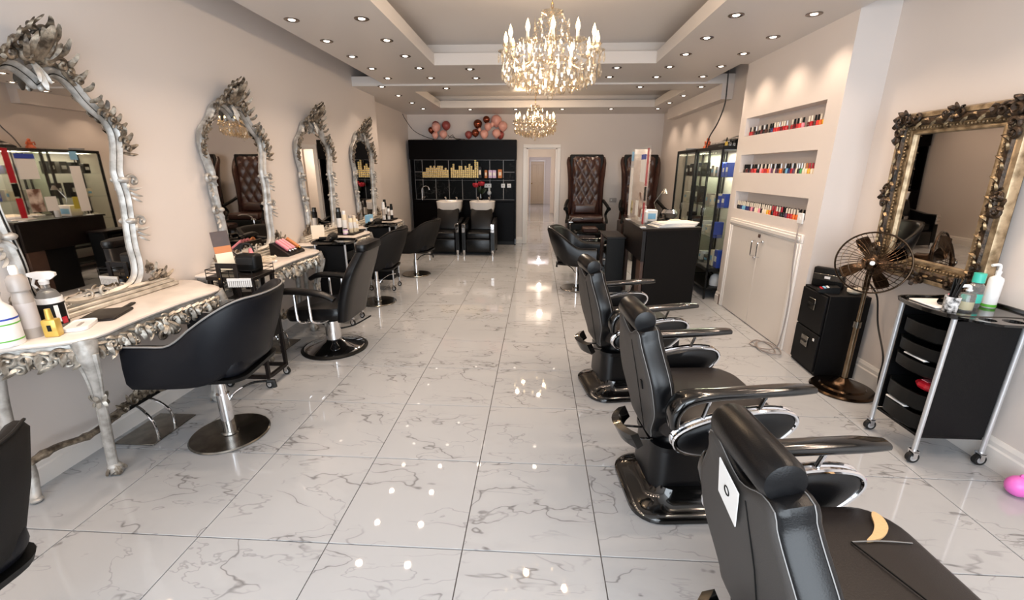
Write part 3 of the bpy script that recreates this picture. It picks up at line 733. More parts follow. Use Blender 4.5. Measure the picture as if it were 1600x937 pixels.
for i in range(12):
    q = i/11; z = .335+.60*q; x = -.20-.20*q+.03*math.sin(PI*q); w = .235+.02*math.sin(PI*q)-.05*max(0, q-.75)/.25; d = .048+.012*math.sin(PI*q)
    rings.append([V((x+dx*d, dy*w, z)) for dx, dy in [(math.copysign(abs(math.cos(a))**.55, math.cos(a)), math.copysign(abs(math.sin(a))**.45, math.sin(a))) for a in [2*PI*k/24 for k in range(24)]]])
mb.loft(rings).build('backrest', LEATHER, t)
mb = MB(); mb.loft([[V((x-.405, y*.9, z)) for x, y in rrect(.05*k, .20*k, .045*k)] for k, z in ((.6, .925), (1, .94), (1.05, .97), (1, .995), (.6, 1.01))]); mb.build('headrest_roll', LEATHER, t)
for s in (-1, 1):
    pts = crom([(-.20, s*.30, .555), (-.10, s*.30, .60), (.08, s*.30, .62), (.24, s*.30, .615), (.33, s*.30, .575)], 5)
    a = MB().tube(pts, [.028+.012*math.sin(PI*i/(len(pts)-1)) for i in range(len(pts))], 12, flat=.75).build('arm_pad', LEATHER, t)
    for x in (.02, .14): MB().tube(crom([(x, s*.30, .595), (x, s*.30, .42), (x-.01, s*.295, .355), (x-.05, s*.25, .335), (x-.08, s*.16, .335)], 5), .011, 8).build('arm_tube', CHROME, t)
MB().tube(crom([(.03, -.05, .16), (-.10, -.12, .17), (-.18, -.14, .20), (-.30, -.16, .27)], 5), .007, 8).build('pump_lever', MATTK, t)

# ------------------------------------------------------------------ barber chairs (local: faces +x)
def make_barber():
    t = thing('barber_chair', '', 'chair', (0, 0, 0), 0, 'black barber chairs along the right side')
    pl = rrect(.39, .255, .13, 6)
    MB().loft([[V((x*k+.065, y*k-.03, z)) for x, y in pl] for k, z in ((.985, 0), (1, .004), (1, .022), (.97, .034), (.90, .042), (.80, .056), (.70, .085), (.66, .12))]).build('floor_plate', GLOSSK, t)
    pl = rrect(.25, .165, .08, 5)
    MB().loft([[V((x*k+.03, y*k, z)) for x, y in pl] for k, z in ((1.02, .10), (1.0, .28), (.99, .30), (1.04, .305), (1.04, .33), (.92, .335), (.86, .35), (.80, .40), (.62, .45), (.5, .47))]).build('pedestal', LEATHER, t)
    for s in (-1, 1): MB().box(-.11, .19, s*.139-.012, s*.139+.012, .345, .385, .008).build('pedestal_panel', LEATHER, t)
    mb = MB(); mb.loft([[V((-.385+.05*(q*2-1)**2*1.2, -.04+.11*(q*2-1), .36+.02*q+zz)) + V((dx, 0, 0)) for dx, zz in ((-.02, .035), (.015, .045), (.045, -.02), (.02, -.04))] for q in [i/8 for i in range(9)]])
    p = mb.build('pump_pedal', GLOSSK, t)
    for y in (-.10, .0): MB().cyl((-.35, y, .355), (-.22, y, .34), .006, None, 8).build('pedal_rod', CHROME, p)
    pl = rrect(.275, .275, .11, 6)
    MB().loft([[V((x*k+.045, y*k, z-.012*(x/.3)**2)) for x, y in pl] for k, z in ((.86, .43), (.97, .44), (1, .465), (1, .51), (.97, .54), (.88, .555), (.5, .565))]).build('seat', SEATB, t)
    # tapered shield-shaped back
    def half(z):
        q = (z-.40)/.58
        return .15+.11*sm(q/.4)-.10*sm((q-.55)/.45)
    pts = [(half(.40+.58*i/14), .40+.54*i/14) for i in range(15)]
    out = [(.0, .385), (.08, .388)]+pts+[(.11, .945), (.055, .915), (.0, .895)]
    poly = [(p.x, p.y) for p in crom([(u, v, 0) for u, v in out+[(-u, v) for u, v in out[-2:0:-1]]], 2, True)]
    B = lambda u, v, w: V((-.19-.20*(v-.38)+w*.98, u, v-.02+w*.18))
    def shrink(k): 
        cx, cy = 0, .68; return [((u-cx)*k+cx, (v-cy)*k+cy) for u, v in poly]
    MB().loft([[B(u, v, w) for u, v in shrink(k)] for k, w in ((.90, -.052), (.965, -.047), (.985, -.036), (1, -.02), (1, .025), (.975, .042), (.9, .052), (.6, .056))]).build('backrest', LEATHER, t, ang=50)
    bp = MB().loft([[B(u, v, w) for u, v in shrink(k)] for k, w in ((.955, -.0485), (.93, -.056), (.85, -.059), (.4, -.061))]).build('back_panel', LEATHERG, t, ang=60)
    MB().tube([B(u, v, -.0492) for u, v in shrink(.958)], .0016, 5, True).build('back_stitching', PIPING, bp)
    MB().tube([B(u, v, .030) for u, v in shrink(.997)], .0016, 5, True).build('front_stitching', PIPING, t)
    MB().tube([B(-.09, .42, -.063), B(-.085, .7, -.064), B(-.05, .87, -.06)], .002, 5).build('back_seam', MATTK, bp)
    hr = MB(); hr.tube([V((-.318, y, .950)) for y in (-.132, -.128, -.110, .110, .128, .132)], [.028, .047, .054, .054, .047, .028], 18); h = hr.build('headrest', LEATHER, t)
    for y in (-.106, .106): MB().tube([V((-.315+.0525*math.cos(a), y, .948+.0525*math.sin(a))) for a in [2*PI*i/24 for i in range(24)]], .0012, 5, True).build('headrest_seam', PIPING, h)
    for y in (-.05, .05): MB().box(-.325, -.311, y-.012, y+.012, .82, .94).build('headrest_bar', CHROME, h)
    for s in (-1, 1):
        y = s*.335
        pts = crom([(-.235, y, .565), (-.24, y, .63), (-.205, y, .685), (-.12, y, .705), (.05, y, .715), (.24, y, .725), (.335, y, .727)], 5)
        n = len(pts); R = [.036+.012*math.sin(PI*min(1, i/(n*.55))) if i < n*.8 else .036-.012*(i-n*.8)/(n*.2) for i in range(n)]
        rings = []; F = frames(pts)
        for i, p in enumerate(pts):
            d = (pts[min(i+1, n-1)]-pts[max(i-1, 0)]).normalized(); nn = V((-d.z, 0, d.x))
            rings.append([p+V((0, math.copysign(abs(math.cos(a))**.6, math.cos(a))*R[i], 0))+nn*math.copysign(abs(math.sin(a))**.7, math.sin(a))*R[i]*.52 for a in [2*PI*k/16 for k in range(16)]])
        MB().loft(rings).build('armrest', GLOSSK, t)
        tear = [(-.16, .455), (-.185, .50), (-.15, .545), (-.05, .59), (.08, .622), (.20, .635), (.29, .625), (.325, .59), (.31, .545), (.25, .485), (.18, .435), (.05, .425), (-.08, .432)]
        tp = [(p.x-.045, p.y) for p in crom([(u, v, 0) for u, v in tear], 4, True)]
        g = lambda u, v, w: V((u, y+w, v)); cx, cy = .035, .53
        rg = lambda k, w: [g((u-cx)*k+cx, (v-cy)*k+cy, w) for u, v in tp]
        pad = MB().loft([rg(.55, -.034), rg(.85, -.031), rg(.95, -.022), rg(.97, 0), rg(.95, .022), rg(.85, .031), rg(.55, .034)]).build('side_pad', LEATHER, t)
        MB().tube([g(u, v, -.018) for u, v in tp], .009, 7, True).build('chrome_rim', CHROME, pad); MB().tube([g(u, v, .018) for u, v in tp], .009, 7, True).build('chrome_rim', CHROME, pad)
        rings = [[g(u, v, -.018) for u, v in tp], [g(u, v, .018) for u, v in tp]]; MB().loft(rings, cap=False).build('chrome_band', CHROME, pad)
        MB().ell((-.09, y-.036*1, .555), .011).build('chrome_bolt', CHROME, pad)
        for x in (-.10, .13): MB().tube([(x-.012, y, .60 if x < 0 else .625), (x+.012, y, .695)], .011, 8, flat=.6).build('arm_post', CHROME, t)
        MB().box(-.02, .10, min(s*.26, y), max(s*.26, y), .455, .475, .003).build('arm_bracket', MATTK, t)
    MB().box(.30, .36, -.13, .13, .20, .42, .01).build('leg_rest', LEATHER, t)
    MB().cyl((-.17, -.16, .44), (-.17, .16, .44), .014, None, 10).build('tilt_bar', CHROME, t)
    return t
BC = make_barber()
BC.location = (.85, .955, 0); BC.rotation_euler = (0, 0, .06)
BC['label'] = 'black barber chair nearest the camera, with torn seat and white card on its back'
b2 = dup(BC, (.79, 1.99, 0), .09, 'black barber chair in the middle of the row, small black tag on its back')
b3 = dup(BC, (.69, 3.11, 0), .17, 'black barber chair furthest from the camera, before the reception counter')
# details of the near chair: torn foam patch, hanging card
mb = MB(); poly = crom([(.175, .105, 0), (.225, .115, 0), (.275, .150, 0), (.297, .195, 0), (.288, .222, 0), (.268, .205, 0), (.245, .165, 0), (.21, .13, 0)], 4, True)
mb.loft([[V((p.x-.045, p.y, .5615-.03*max(0, p.y-.12)-.02*max(0, p.x-.2)+h)) for p in poly] for h in (-.004, .003)]); mb.build('torn_foam_patch', FOAM, BC)
mb = MB()
for pts in ([(.08, .10, .5645), (.17, .105, .562), (.27, .11, .549)],): mb.tube(crom(pts, 8), .0018, 6)
mb.build('seat_seam', PIPING, BC)
MB().tube([(.08, .10, .5645), (.13, -.06, .564), (.19, -.235, .553)], .0025, 6).build('centre_seam', MATTK, BC)
cd = thing('hanging_card', 'white square card with a punched hole on the near barber chair back', 'card', BC.location, .06)
g = lambda u, v, w: V((-.19-.20*(v-.38)+w*.98-.068, u, v-.035+w*.18))
mb = MB(); mb.loft([[g(u, v, w) for u, v in ((-.04, .885), (-.01, .76), (.075, .80), (.052, .92))] for w in (-.002, .001)]); mb.build('card', PAPER, cd, False)
MB().tube([g(.02+.011*math.cos(a), .845+.013*math.sin(a), -.003) for a in [2*PI*i/16 for i in range(16)]], .0018, 5, True).build('punched_ring', MATTK, cd)
tg = MB(); tg.loft([[V((-.19-.20*(v-.38)-.066+w, u, v-.02)) for u, v in ((-.155, .70), (-.155, .66), (-.135, .66), (-.135, .70))] for w in (-.002, .004)]); tg.build('sewn_tag', MATTK, b2, False)

# ------------------------------------------------------------------ throne chairs by the back wall
def make_throne():
    t = thing('throne_chair', '', 'chair', (0, 0, 0), 0, 'tall brown tufted throne chairs')
    # local: faces -y, back towards +y
    W_, z0, z1 = .25, .70, 1.86; nx, nz = 30, 62; mb = MB(); R = []
    for j in range(nz+1):
        v = j/nz; z = z0+(z1-z0)*v; r = []
        for i in range(nx+1):
            u = i/nx*2-1; a, b = u*W_/.085, (z-z0)/.17
            p, q = a+b, a-b; dd = abs(math.sin(PI*p/1.0*.5))*abs(math.sin(PI*q/1.0*.5)) if z > .86 else .5
            edge = min(1, (1-abs(u))*6)*min(1, (1-v)*14)*min(1, v*14)
            r.append(V((u*W_*(1+.04*v), .30+.10*(z-z0)/1.2-.05*edge*(.35+.65*dd**.6), z)))
        R.append(r)
    mb.loft(R, cap=False, closed=False); mb.build('tufted_panel', TUFT, t, ang=80)
    bt = MB()
    k = 0
    for j in range(12):
        for i in range(-3, 4):
            a, b = i*.085, z0+.17*(j+(.5 if i % 2 else 0))/1
            if abs(a) < W_-.02 and .90 < b < z1-.06: bt.ell((a, .30+.10*(b-z0)/1.2-.022, b), (.007, .005, .007), 6, 4)
    tag(bt.build('pearl_buttons', BUTTON, t), kind='stuff')
    for s in (-1, 1):    # wings curving forward
        rings = []
        for j in range(22):
            v = j/21; z = .60+(1.835-.60)*v; x = .265+.02*v-.03*math.sin(PI*min(1, v*1.1))-.03*sm((v-.93)/.07); d = (.10+.10*v)*(1-.75*sm((v-.72)/.28)); z -= .05*sm((v-.93)/.07)*0; top = 1
            yb = .40+.10*(z-.7)/1.2
            sec = [(x-.02, yb), (x+.045*top, yb), (x+.085*top, yb-d*.55), (x+.075*top, yb-d), (x+.045, yb-d-.02), (x+.02, yb-d*.95), (x, yb-d*.6)]
            rings.append([V((s*a, b, z)) for a, b in sec])
        MB().loft(rings).build('side_wing', TUFT, t, ang=60)
        arm = MB().tube(crom([(s*.33, .28, .98), (s*.36, .18, .93), (s*.385, .02, .87), (s*.385, -.10, .84)], 5), [.03]*15+[.042], 10).build('arm_scroll', MATTK, t)
        MB().tube(crom([(s*.375, -.08, .82), (s*.345, -.02, .72), (s*.36, -.09, .62), (s*.355, -.10, .56)], 5), [.03-.008*math.sin(PI*i/15) for i in range(16)], 10).build('arm_support', MATTK, t)
        MB().box(min(s*.30, s*.36), max(s*.30, s*.36), -.12, .40, .34, .58, .01).build('side_panel', TUFT, t)
    MB().ob((0, .41, 1.25), (.62, .05, 1.26), None, .02).build('rear_board', MATTK, t)
    MB().box(-.30, .30, -.14, .34, .57, .70, .035, seg=3).build('seat', TUFT, t)
    MB().box(-.20, .20, .225, .315, .72, .90, .03, seg=3).build('lumbar_cushion', TUFT, t)
    MB().box(-.34, .34, -.14, .42, .0, .56, .012).build('seat_base', MATTK, t)
    # foot bath in front
    MB().box(-.34, .34, -1.10, -.14, .0, .42, .02).build('foot_bath_box', GLOSSK, t)
    mb = MB(); pl = rrect(.29, .30, .10); mb.loft([[V((x*k, y*k-.60, z)) for x, y in pl] for k, z in ((1.06, .42), (1.06, .455), (.98, .455), (.92, .43), (.8, .423))]); mb.build('foot_bath_basin', GLOSSK, t)
    MB().box(-.13, .13, -.80, -.52, .46, .56, .02).build('foot_rest', TUFT, t)
    MB().tube(crom([(-.30, -.30, .44), (-.30, -.30, .60), (-.26, -.36, .68), (-.16, -.42, .70), (-.10, -.44, .68)], 5), .014, 8).build('tap', CHROME, t)
    MB().cyl((-.335, -.30, .60), (-.265, -.30, .60), .018, None, 10).build('tap_handle', CHROME, t)
    for x in (-.3, .3):
        for z in (.18, .30): MB().cyl((x, -1.106, z), (x, -1.098, z), .022, None, 12).build('jet_knob', CHROME, t)
    return t
TH = make_throne(); TH.scale = (1.1, 1, 1); TH.location = (1.0, 8.98, 0); TH['label'] = 'tall brown tufted throne chair to the right of the corridor doorway'
dup(TH, (2.09, 8.98, 0), 0, 'tall brown tufted throne chair behind the poster screen, beside the display cabinets')

# ------------------------------------------------------------------ backwash wall unit, basins and chairs
bw = thing('backwash_cabinet', 'black wall unit with tiled niche, open shelf and lower cupboard at the back', 'cabinet', (-1.575, 9.5, 0))
L_, R_ = -1.10, 1.13
mb = MB(); MB().box(L_-.01, R_+.01, -.02, .245, 1.78, 2.17, .004).build('top_fascia', CABK, bw)
for x0, x1 in ((L_, L_+.03), (R_-.03, R_)): MB().box(x0, x1, .0, .245, 0, 1.78).build('side_panel', CABK, bw)
MB().box(L_+.03, R_-.03, .2155, .245, .95, 1.78).build('niche_back', GREYPL, bw)
TXS = [-.90, -.62, -.33, -.04, .26, .56, .85]
xs = [L_+.03]+TXS+[R_-.03]
for i in range(len(xs)-1):
    for z0, z1 in ((.955, 1.36), (1.36, 1.775)):
        if i in (0, len(xs)-2) and z0 > 1.2:
            for a, b in ((z0, 1.53), (1.53, z1)): MB().box(xs[i]+.006, xs[i+1]-.006, .209, .2152, a+.005, b-.005, .002).build('wall_tile', KTILE, bw, False)
        else: MB().box(xs[i]+.006, xs[i+1]-.006, .209, .2152, z0+.003, z1-.003, .002).build('wall_tile', KTILE, bw, False)
MB().box(-.88, .86, .02, .21, 1.385, 1.41, .003).build('shelf', CABK, bw)
MB().box(L_+.03, R_-.03, -.01, .225, .92, .95, .003).build('worktop', CABK, bw)
w = (R_-L_-.06)/4
for k in range(4): MB().box(L_+.03+w*k+.003, L_+.03+w*(k+1)-.003, 0, .02, .08, .915, .003).build('cupboard_door', CABK, bw)
MB().box(L_+.03, R_-.03, .03, .225, 0, .915).build('carcass', MATTK, bw)
MB().box(R_-.02, R_+.0, -.012, 0, .02, .14, .003).build('foot_block', GLOSSK, bw)
tp = thing('sink_tap', 'chrome swan-neck tap at the left end of the black worktop', 'tap', (-2.48, 9.60, .9505))
MB().tube(crom([(0, 0, 0), (0, 0, .20), (.02, 0, .26), (.08, 0, .29), (.14, 0, .27), (.16, 0, .21)], 5), .011, 8).build('spout', CHROME, tp)
MB().cyl((0, 0, 0), (0, 0, .05), .024, None, 14).build('base', CHROME, tp); MB().cyl((.02, 0, .05), (.07, 0, .055), .012, None, 8).build('handle', CHROME, tp)
for x, z, w_, lab in ((-1.04, 1.25, .15, 'double white wall socket in the black tiles above the right basin'), (-.71, 1.25, .085, 'white single socket on black tiles, left one of the two at the right end'), (-.58, 1.25, .085, 'white single socket on black tiles, right one of the two at the right end')):
    so = thing('wall_socket', lab, 'socket', (x-.02, 9.709, z)); MB().box(-w_/2, w_/2, -.012, 0, -.042, .042, .003).build('plate', WHITE, so)
    for k in range(2 if w_ > .1 else 1): MB().box((-.03 if w_ > .1 else 0)+k*.06-.012, (-.03 if w_ > .1 else 0)+k*.06+.012, -.014, -.012, -.01, .01).build('switch', GREYPL, so)
# stacks of cream product tubes
pm = MB().box(-.0165, .0165, -.03, .03, 0, .039, .004); pt = pm.build('tube_proto', SATIN); PTM = pt.data; bpy.data.objects.remove(pt)
em = MB().box(-.019, .019, -.0345, -.0302, .012, .031, .001); eo = em.build('end_proto', GOLDP); EM_ = eo.data; bpy.data.objects.remove(eo)
for gname, x0, hs in (('left', -2.425, [3, 3, 5, 5, 6, 5, 6, 5, 6, 6, 6, 4, 5, 4]), ('right', -1.815, [5, 7, 4, 4, 6, 6, 4, 6, 5, 7, 6, 4, 9, 8])):
    for i, h in enumerate(hs):
        for k in range(h):
            o = link('product_box', PTM, None, (x0+i*(.0405 if gname == 'left' else .0425)+random.uniform(-.002, .002), 9.60, 1.4105+.0412*k))
            link('end_label', EM_, o)
            tag(o, 'cream product box, %s up in the %s column of the %s shelf group' % (ORD[k], ORD[i], gname), 'box', 'cream product boxes on the black shelf')
for x, wd, h, m, lab in ((-1.21, .07, .23, DKWOOD, 'dark brown tall box at the start of the black shelf right end'), (-1.085, .055, .16, ORANGE, 'brown orange carton left of the lilac cartons on the black shelf'), (-.99, .075, .16, LILAC, 'left one of two lilac cartons on the black shelf'), (-.905, .075, .16, LILAC, 'right one of two lilac cartons on the black shelf'), (-.785, .085, .175, ORANGE, 'orange brown carton furthest right on the black shelf')):
    o = thing('product_carton', lab, 'box', (x, 9.61, 1.4105)); MB().box(-wd/2, wd/2, -.04, .04, 0, h, .003).build('carton', m, o); MB().box(-wd*.32, wd*.32, -.0425, -.0402, h*.3, h*.7).build('front_label', CARD if m is not LILAC else PAPER, o)
o = thing('plug_in_dispenser', 'white rounded plug-in dispenser hanging under the double socket', 'dispenser', (-1.03, 9.69, 1.10)); MB().ell((0, 0, 0), (.045, .02, .05), 12, 8).build('body', WHITE, o); MB().box(-.02, .02, -.012, .018, .045, .105, .004).build('plug', WHITE, o)
ro = thing('rose_vase', 'two dusky red roses with dark leaves in a vase behind the right basin', 'flowers', (-1.2, 9.55, .951))
MB().lathe([(.0, 0), (.04, 0), (.05, .06), (.03, .12), (.035, .15)], n=16).build('vase', GLOSSK, ro)
for x, z in ((-.10, .30), (.02, .33)):
    MB().tube(crom([(0, 0, .10), (x*.4, 0, .2), (x, 0, z)], 4), .005, 6).build('stem', LEAFG, ro)
    mb = MB(); mb.ell((x, 0, z+.02), (.04, .04, .045), 10, 6)
    for k in range(7):
        a = k*.9; g = lambda u, v, w, a=a: V((x, 0, z))+rotz(a) @ V((.03+w, u, v)); leaf(mb, g, (0, -.03), rad(90), .085, .035, 0, .0, .02)
    mb.build('rose_bloom', ROSE, ro, ang=60)
for k in range(8): g = lambda u, v, w, k=k: V((0, 0, .14))+rotz(k*.8) @ V((u, w, v)); mb = MB(); leaf(mb, g, (0, 0), rad(20+9*k % 50), .15, .03, .2, 0, .02); mb.build('rose_leaf', LEAFG, ro)
def make_backwash():
    t = thing('backwash_chair', '', 'chair', (0, 0, 0), 0, 'backwash chairs with basins')   # local: faces -y
    pl = rrect(.25, .22, .14, 6)
    def bowl(x, y, k, f): return V((x*k, .62+y*k+.0, f))
    mb = MB(); rings = []
    for k, z in ((.66, .725), (.86, .745), (.96, .83), (1.01, .94), (1.03, .965), (.985, .972), (.94, .962), (.86, .90), (.7, .82), (.3, .79)):
        rings.append([bowl(x, y, k, z-(.075*math.exp(-(x/.09)**2)*sm((z-.85)/.1) if y < -.12 else 0)) for x, y in pl])
    mb.loft(rings).build('basin', CERAM, t, ang=60)
    for x in (-.11, .12):
        MB().tube(crom([(x, .80, .955), (x, .80, 1.02), (x, .77, 1.04), (x, .72, 1.03)], 4), .014, 8).build('basin_tap', CHROME, t)
    MB().ob((0, .60, .40), (.34, .30, .76), None, .02).build('basin_pedestal', MATTK, t)
    MB().box(-.23, .23, -.14, .46, .30, .435, .03, seg=3).build('seat', LEATHER, t)
    MB().box(-.23, .23, -.19, -.10, .06, .31, .02, seg=2).build('front_apron', LEATHER, t)
    MB().ob((0, .40, .62), (.44, .10, .44), Matrix.Rotation(rad(-20), 3, 'X'), .03, 3).build('backrest', LEATHER, t)
    MB().ob((0, .475, .80), (.16, .05, .05), None, .02, 2).build('neck_pad', RUBBER, t)
    MB().box(-.24, .24, -.10, .58, .05, .30, .01).build('body', MATTK, t)
    for s in (-1, 1):
        x = s*.275
        MB().loft([[V((x+dx, y, z)) for dx in (-.035, .035) for y, z in (((-.18, .06), (-.18, .56)) if dx < 0 else ((-.18, .56), (-.18, .06)))], [V((x+dx, y, z)) for dx in (-.035, .035) for y, z in (((.50, .06), (.50, .66)) if dx < 0 else ((.50, .66), (.50, .06)))]]).build('arm', LEATHER, t)
        a = MB().box(x-.038, x+.038, -.20, .20, .56, .60, .012, seg=2).build('arm_pad', LEATHER, t)
        MB().box(x-.034, x+.034, -.205, -.182, .435, .60, .006).build('arm_plate', CHROME, t); 
        for z in (.49, .545): MB().box(x-.035, x+.035, -.2065, -.204, z, z+.006).build('plate_groove', MATTK, t)
        MB().cyl((x, -.16, 0), (x, -.16, .10), .026, .034, 14).build('chrome_foot', CHROME, t); MB().cyl((x, .44, 0), (x, .44, .07), .03, None, 12).build('rear_foot', RUBBER, t)
    return t
BK = make_backwash(); BK.location = (-1.775, 8.42, 0); BK['label'] = 'black backwash chair with white basin, left one of the pair'
dup(BK, (-1.10, 8.42, 0), 0, 'black backwash chair with white basin, right one of the pair')
# balloons on top of the cabinet
def balloon(x, z, r, m, lab, y=9.6, tie=True):
    r *= .95; b = thing('balloon', lab, 'balloon', (x, y, z), 0, 'balloons above the black wall unit')
    MB().lathe([(.004, -r*1.10), (r*.16, -r*1.03), (r*.5, -r*.86), (r*.82, -r*.52), (r*.98, -r*.08), (r*.98, r*.28), (r*.80, r*.66), (r*.46, r*.92), (r*.15, r*1.0), (0, r*1.01)], n=20).build('skin', m, b)
    MB().lathe([(.0, -r*1.09), (.012, -r*1.18), (.014, -r*1.2), (0, -r*1.17)], n=8).build('knot', m, b)
A = 'left balloon cluster'; Bc = 'right balloon cluster'
for x, z, r, m, y, lab in ((-2.09, 2.41, .095, PINKB, 9.50, 'large peach balloon in front of the %s' % A), (-1.90, 2.45, .095, DUSTB, 9.60, 'dusty red balloon at the upper right of the %s' % A), (-2.13, 2.47, .08, DUSTB, 9.66, 'dusty red balloon behind at the top of the %s' % A), (-2.21, 2.36, .07, COPPB, 9.58, 'copper balloon at the left edge of the %s' % A), (-2.12, 2.255, .07, PINKB, 9.52, 'small peach balloon at the bottom of the %s' % A), (-1.95, 2.275, .085, PINKB, 9.53, 'peach balloon at the bottom right of the %s' % A), (-2.16, 2.25, .05, COPPB, 9.64, 'small copper balloon low behind the %s' % A),
                     (-1.43, 2.27, .08, DUSTB, 9.56, 'dusty red balloon at the left edge of the %s' % Bc), (-1.28, 2.30, .08, COPPB, 9.50, 'copper balloon low in the left half of the %s' % Bc), (-1.235, 2.475, .095, COPPB, 9.56, 'long copper balloon high in the left half of the %s' % Bc), (-1.10, 2.275, .09, PINKB, 9.50, 'round peach balloon in the lower middle of the %s' % Bc), (-1.02, 2.42, .08, PINKB, 9.50, 'peach balloon in the middle of the %s' % Bc), (-1.06, 2.56, .075, COPPB, 9.58, 'small copper balloon at the top of the %s' % Bc), (-.86, 2.54, .12, PINKB, 9.62, 'large pale peach balloon high in the %s' % Bc), (-.72, 2.43, .10, PINKB, 9.55, 'peach balloon at the right edge of the %s' % Bc), (-.85, 2.29, .09, PINKB, 9.50, 'peach balloon low at the right of the %s' % Bc), (-.78, 2.27, .085, DUSTB, 9.64, 'dusty red balloon low behind the %s' % Bc), (-1.19, 2.36, .04, PINKB, 9.46, 'tiny peach balloon between the copper ones of the %s' % Bc), (-.93, 2.46, .045, PINKB, 9.47, 'tiny peach balloon near the centre of the %s' % Bc)):
    balloon(x, z, r, m, lab, y)
one('ribbon', MB().tube(crom([(-1.86, 9.55, 2.26), (-1.80, 9.54, 2.21), (-1.74, 9.53, 2.23), (-1.68, 9.53, 2.18), (-1.58, 9.52, 2.182)], 5), .006, 5).tube(crom([(-1.86, 9.57, 2.20), (-1.76, 9.55, 2.27), (-1.74, 9.54, 2.21), (-1.62, 9.53, 2.19), (-1.50, 9.52, 2.178)], 5), .005, 5), BLACKCORD, 'black curled ribbon lying on the wall unit between balloon clusters', 'ribbon')
one('cable', MB().tube(crom([(-2.74, 9.4, 2.66), (-2.70, 9.42, 2.56), (-2.55, 9.45, 2.35), (-2.35, 9.5, 2.24), (-2.15, 9.50, 2.178)], 6), .006, 6), BLACKCORD, 'thin dark cable drooping from the back left corner onto the black wall unit', 'cable')

# ------------------------------------------------------------------ reception counter and nail desk
ct = thing('reception_counter', 'tall dark counter with solid front and open kneehole side', 'counter', (0, 0, 0))
MB().prism([(1.24, 4.98), (1.90, 5.20), (1.90, 5.60), (1.24, 5.60)], ID, 0, .93).build('front_cabinet', SPECK, ct)
MB().prism([(1.18, 4.94), (1.91, 5.18), (1.91, 6.10), (1.18, 6.10)], ID, .93, .955).build('counter_top', DKWOOD, ct)
MB().box(1.195, 1.238, 4.99, 6.08, .58, .93, .003).build('side_apron', DKWOOD, ct)
for y in (5.0, 5.86): MB().box(1.20, 1.237, y, y+.20, 0, .579, .003).build('upright', BROWNW, ct)
MB().box(1.80, 1.86, 5.601, 6.08, 0, .93, .003).build('rear_panel', DKWOOD, ct)
nd = thing('nail_desk', 'low dark nail desk with panel legs left of the counter', 'desk', (0, 0, 0))
MB().box(.92, 1.17, 5.74, 6.36, .725, .75, .004).build('desk_top', DKWOOD, nd)
for y in (5.76, 6.29): MB().box(.93, 1.16, y, y+.05, 0, .725, .003).build('panel_leg', BROWNW if y > 6 else MATTK, nd)
MB().box(1.12, 1.16, 5.81, 6.289, .30, .725, .003).build('back_panel', MATTK, nd)
for k in range(3): d = MB().box(.95, 1.11, 5.85, 6.25, .10+.2*k, .28+.2*k, .004).build('drawer', GLOSSK, nd); MB().cyl((.949, 6.05, .19+.2*k), (.93, 6.05, .19+.2*k), .012, None, 8).build('knob', CHROME, d)
# perspex screen with notices
sc = thing('perspex_screen', 'clear perspex sneeze screen with red and white notices standing on the counter', 'screen', (1.21, -.22, .9555))
MB().box(-.003, .003, 5.22, 6.20, .012, .88).build('panel', ACRYL, sc, False)
for y in (5.26, 6.10): MB().box(-.03, .03, y, y+.06, 0, .014, .002).build('foot', WHITE, sc)
def notice(y0, y1, z0, z1, m, name='notice'): return MB().box(-.006, -.0035, y0, y1, z0, z1).build(name, m, sc, False)
MB().box(-.0035, -.0032, 0, 0, 0, 0) if 0 else None
notice(6.06, 6.16, .74, .85, LBLUE, 'blue_sign'); notice(5.40, 5.62, .50, .74, PAPER, 'white_notice'); notice(5.40, 5.62, .745, .80, BLUE, 'blue_header'); notice(5.28, 5.35, .46, .86, RED, 'red_poster'); notice(5.28, 5.35, .30, .45, MATTK, 'black_poster'); notice(5.28, 5.35, .04, .28, RED, 'lower_red_poster'); notice(5.42, 5.58, .10, .38, FACEP, 'face_poster'); notice(5.60, 5.74, .10, .28, PAPER, 'lower_notice'); notice(6.02, 6.16, .06, .66, PAPER, 'cream_notice')
MB().box(.0035, .006, 5.40, 5.62, .50, .78).build('rear_notice', PAPER, sc, False)
MB().box(.0035, .006, 5.95, 6.15, .10, .26).build('yellow_leaflet', YELLOWP, sc, False)
for k in range(4):
    o = thing('magazine', 'magazine on the front of the counter, %s from the bottom of the stack' % ORD[k], 'magazine', (1.58+.02*k, 5.26+.01*k, .9555+.012*k), rad(14+3*k), 'magazines on the counter')
    MB().box(-.24, .24, -.12, .12, 0, .0115, .002).build('pages', PAPER, o); MB().box(-.235, .235, -.115, .115, .0115, .0119).build('cover', (CARD, LEATHERG, PAPER, CARD)[k], o)
o = thing('white_box', 'white paper carton on the counter behind the notices', 'box', (1.42, 5.82, .9555)); MB().box(-.12, .12, -.08, .08, 0, .14, .004).build('carton', PAPER, o); MB().box(-.10, .10, -.082, -.0802, .03, .10).build('print', LBLUE, o)
o = thing('pump_bottle', 'white pump bottle standing on the counter beside the carton', 'bottle', (1.36, 5.62, .9555)); MB().lathe([(0, 0), (.03, 0), (.033, .01), (.033, .13), (.012, .15), (.012, .165)], n=16).build('body', WHITE, o); MB().tube([(0, 0, .16), (0, 0, .20), (-.045, 0, .196)], .007, 8).build('pump', WHITE, o)
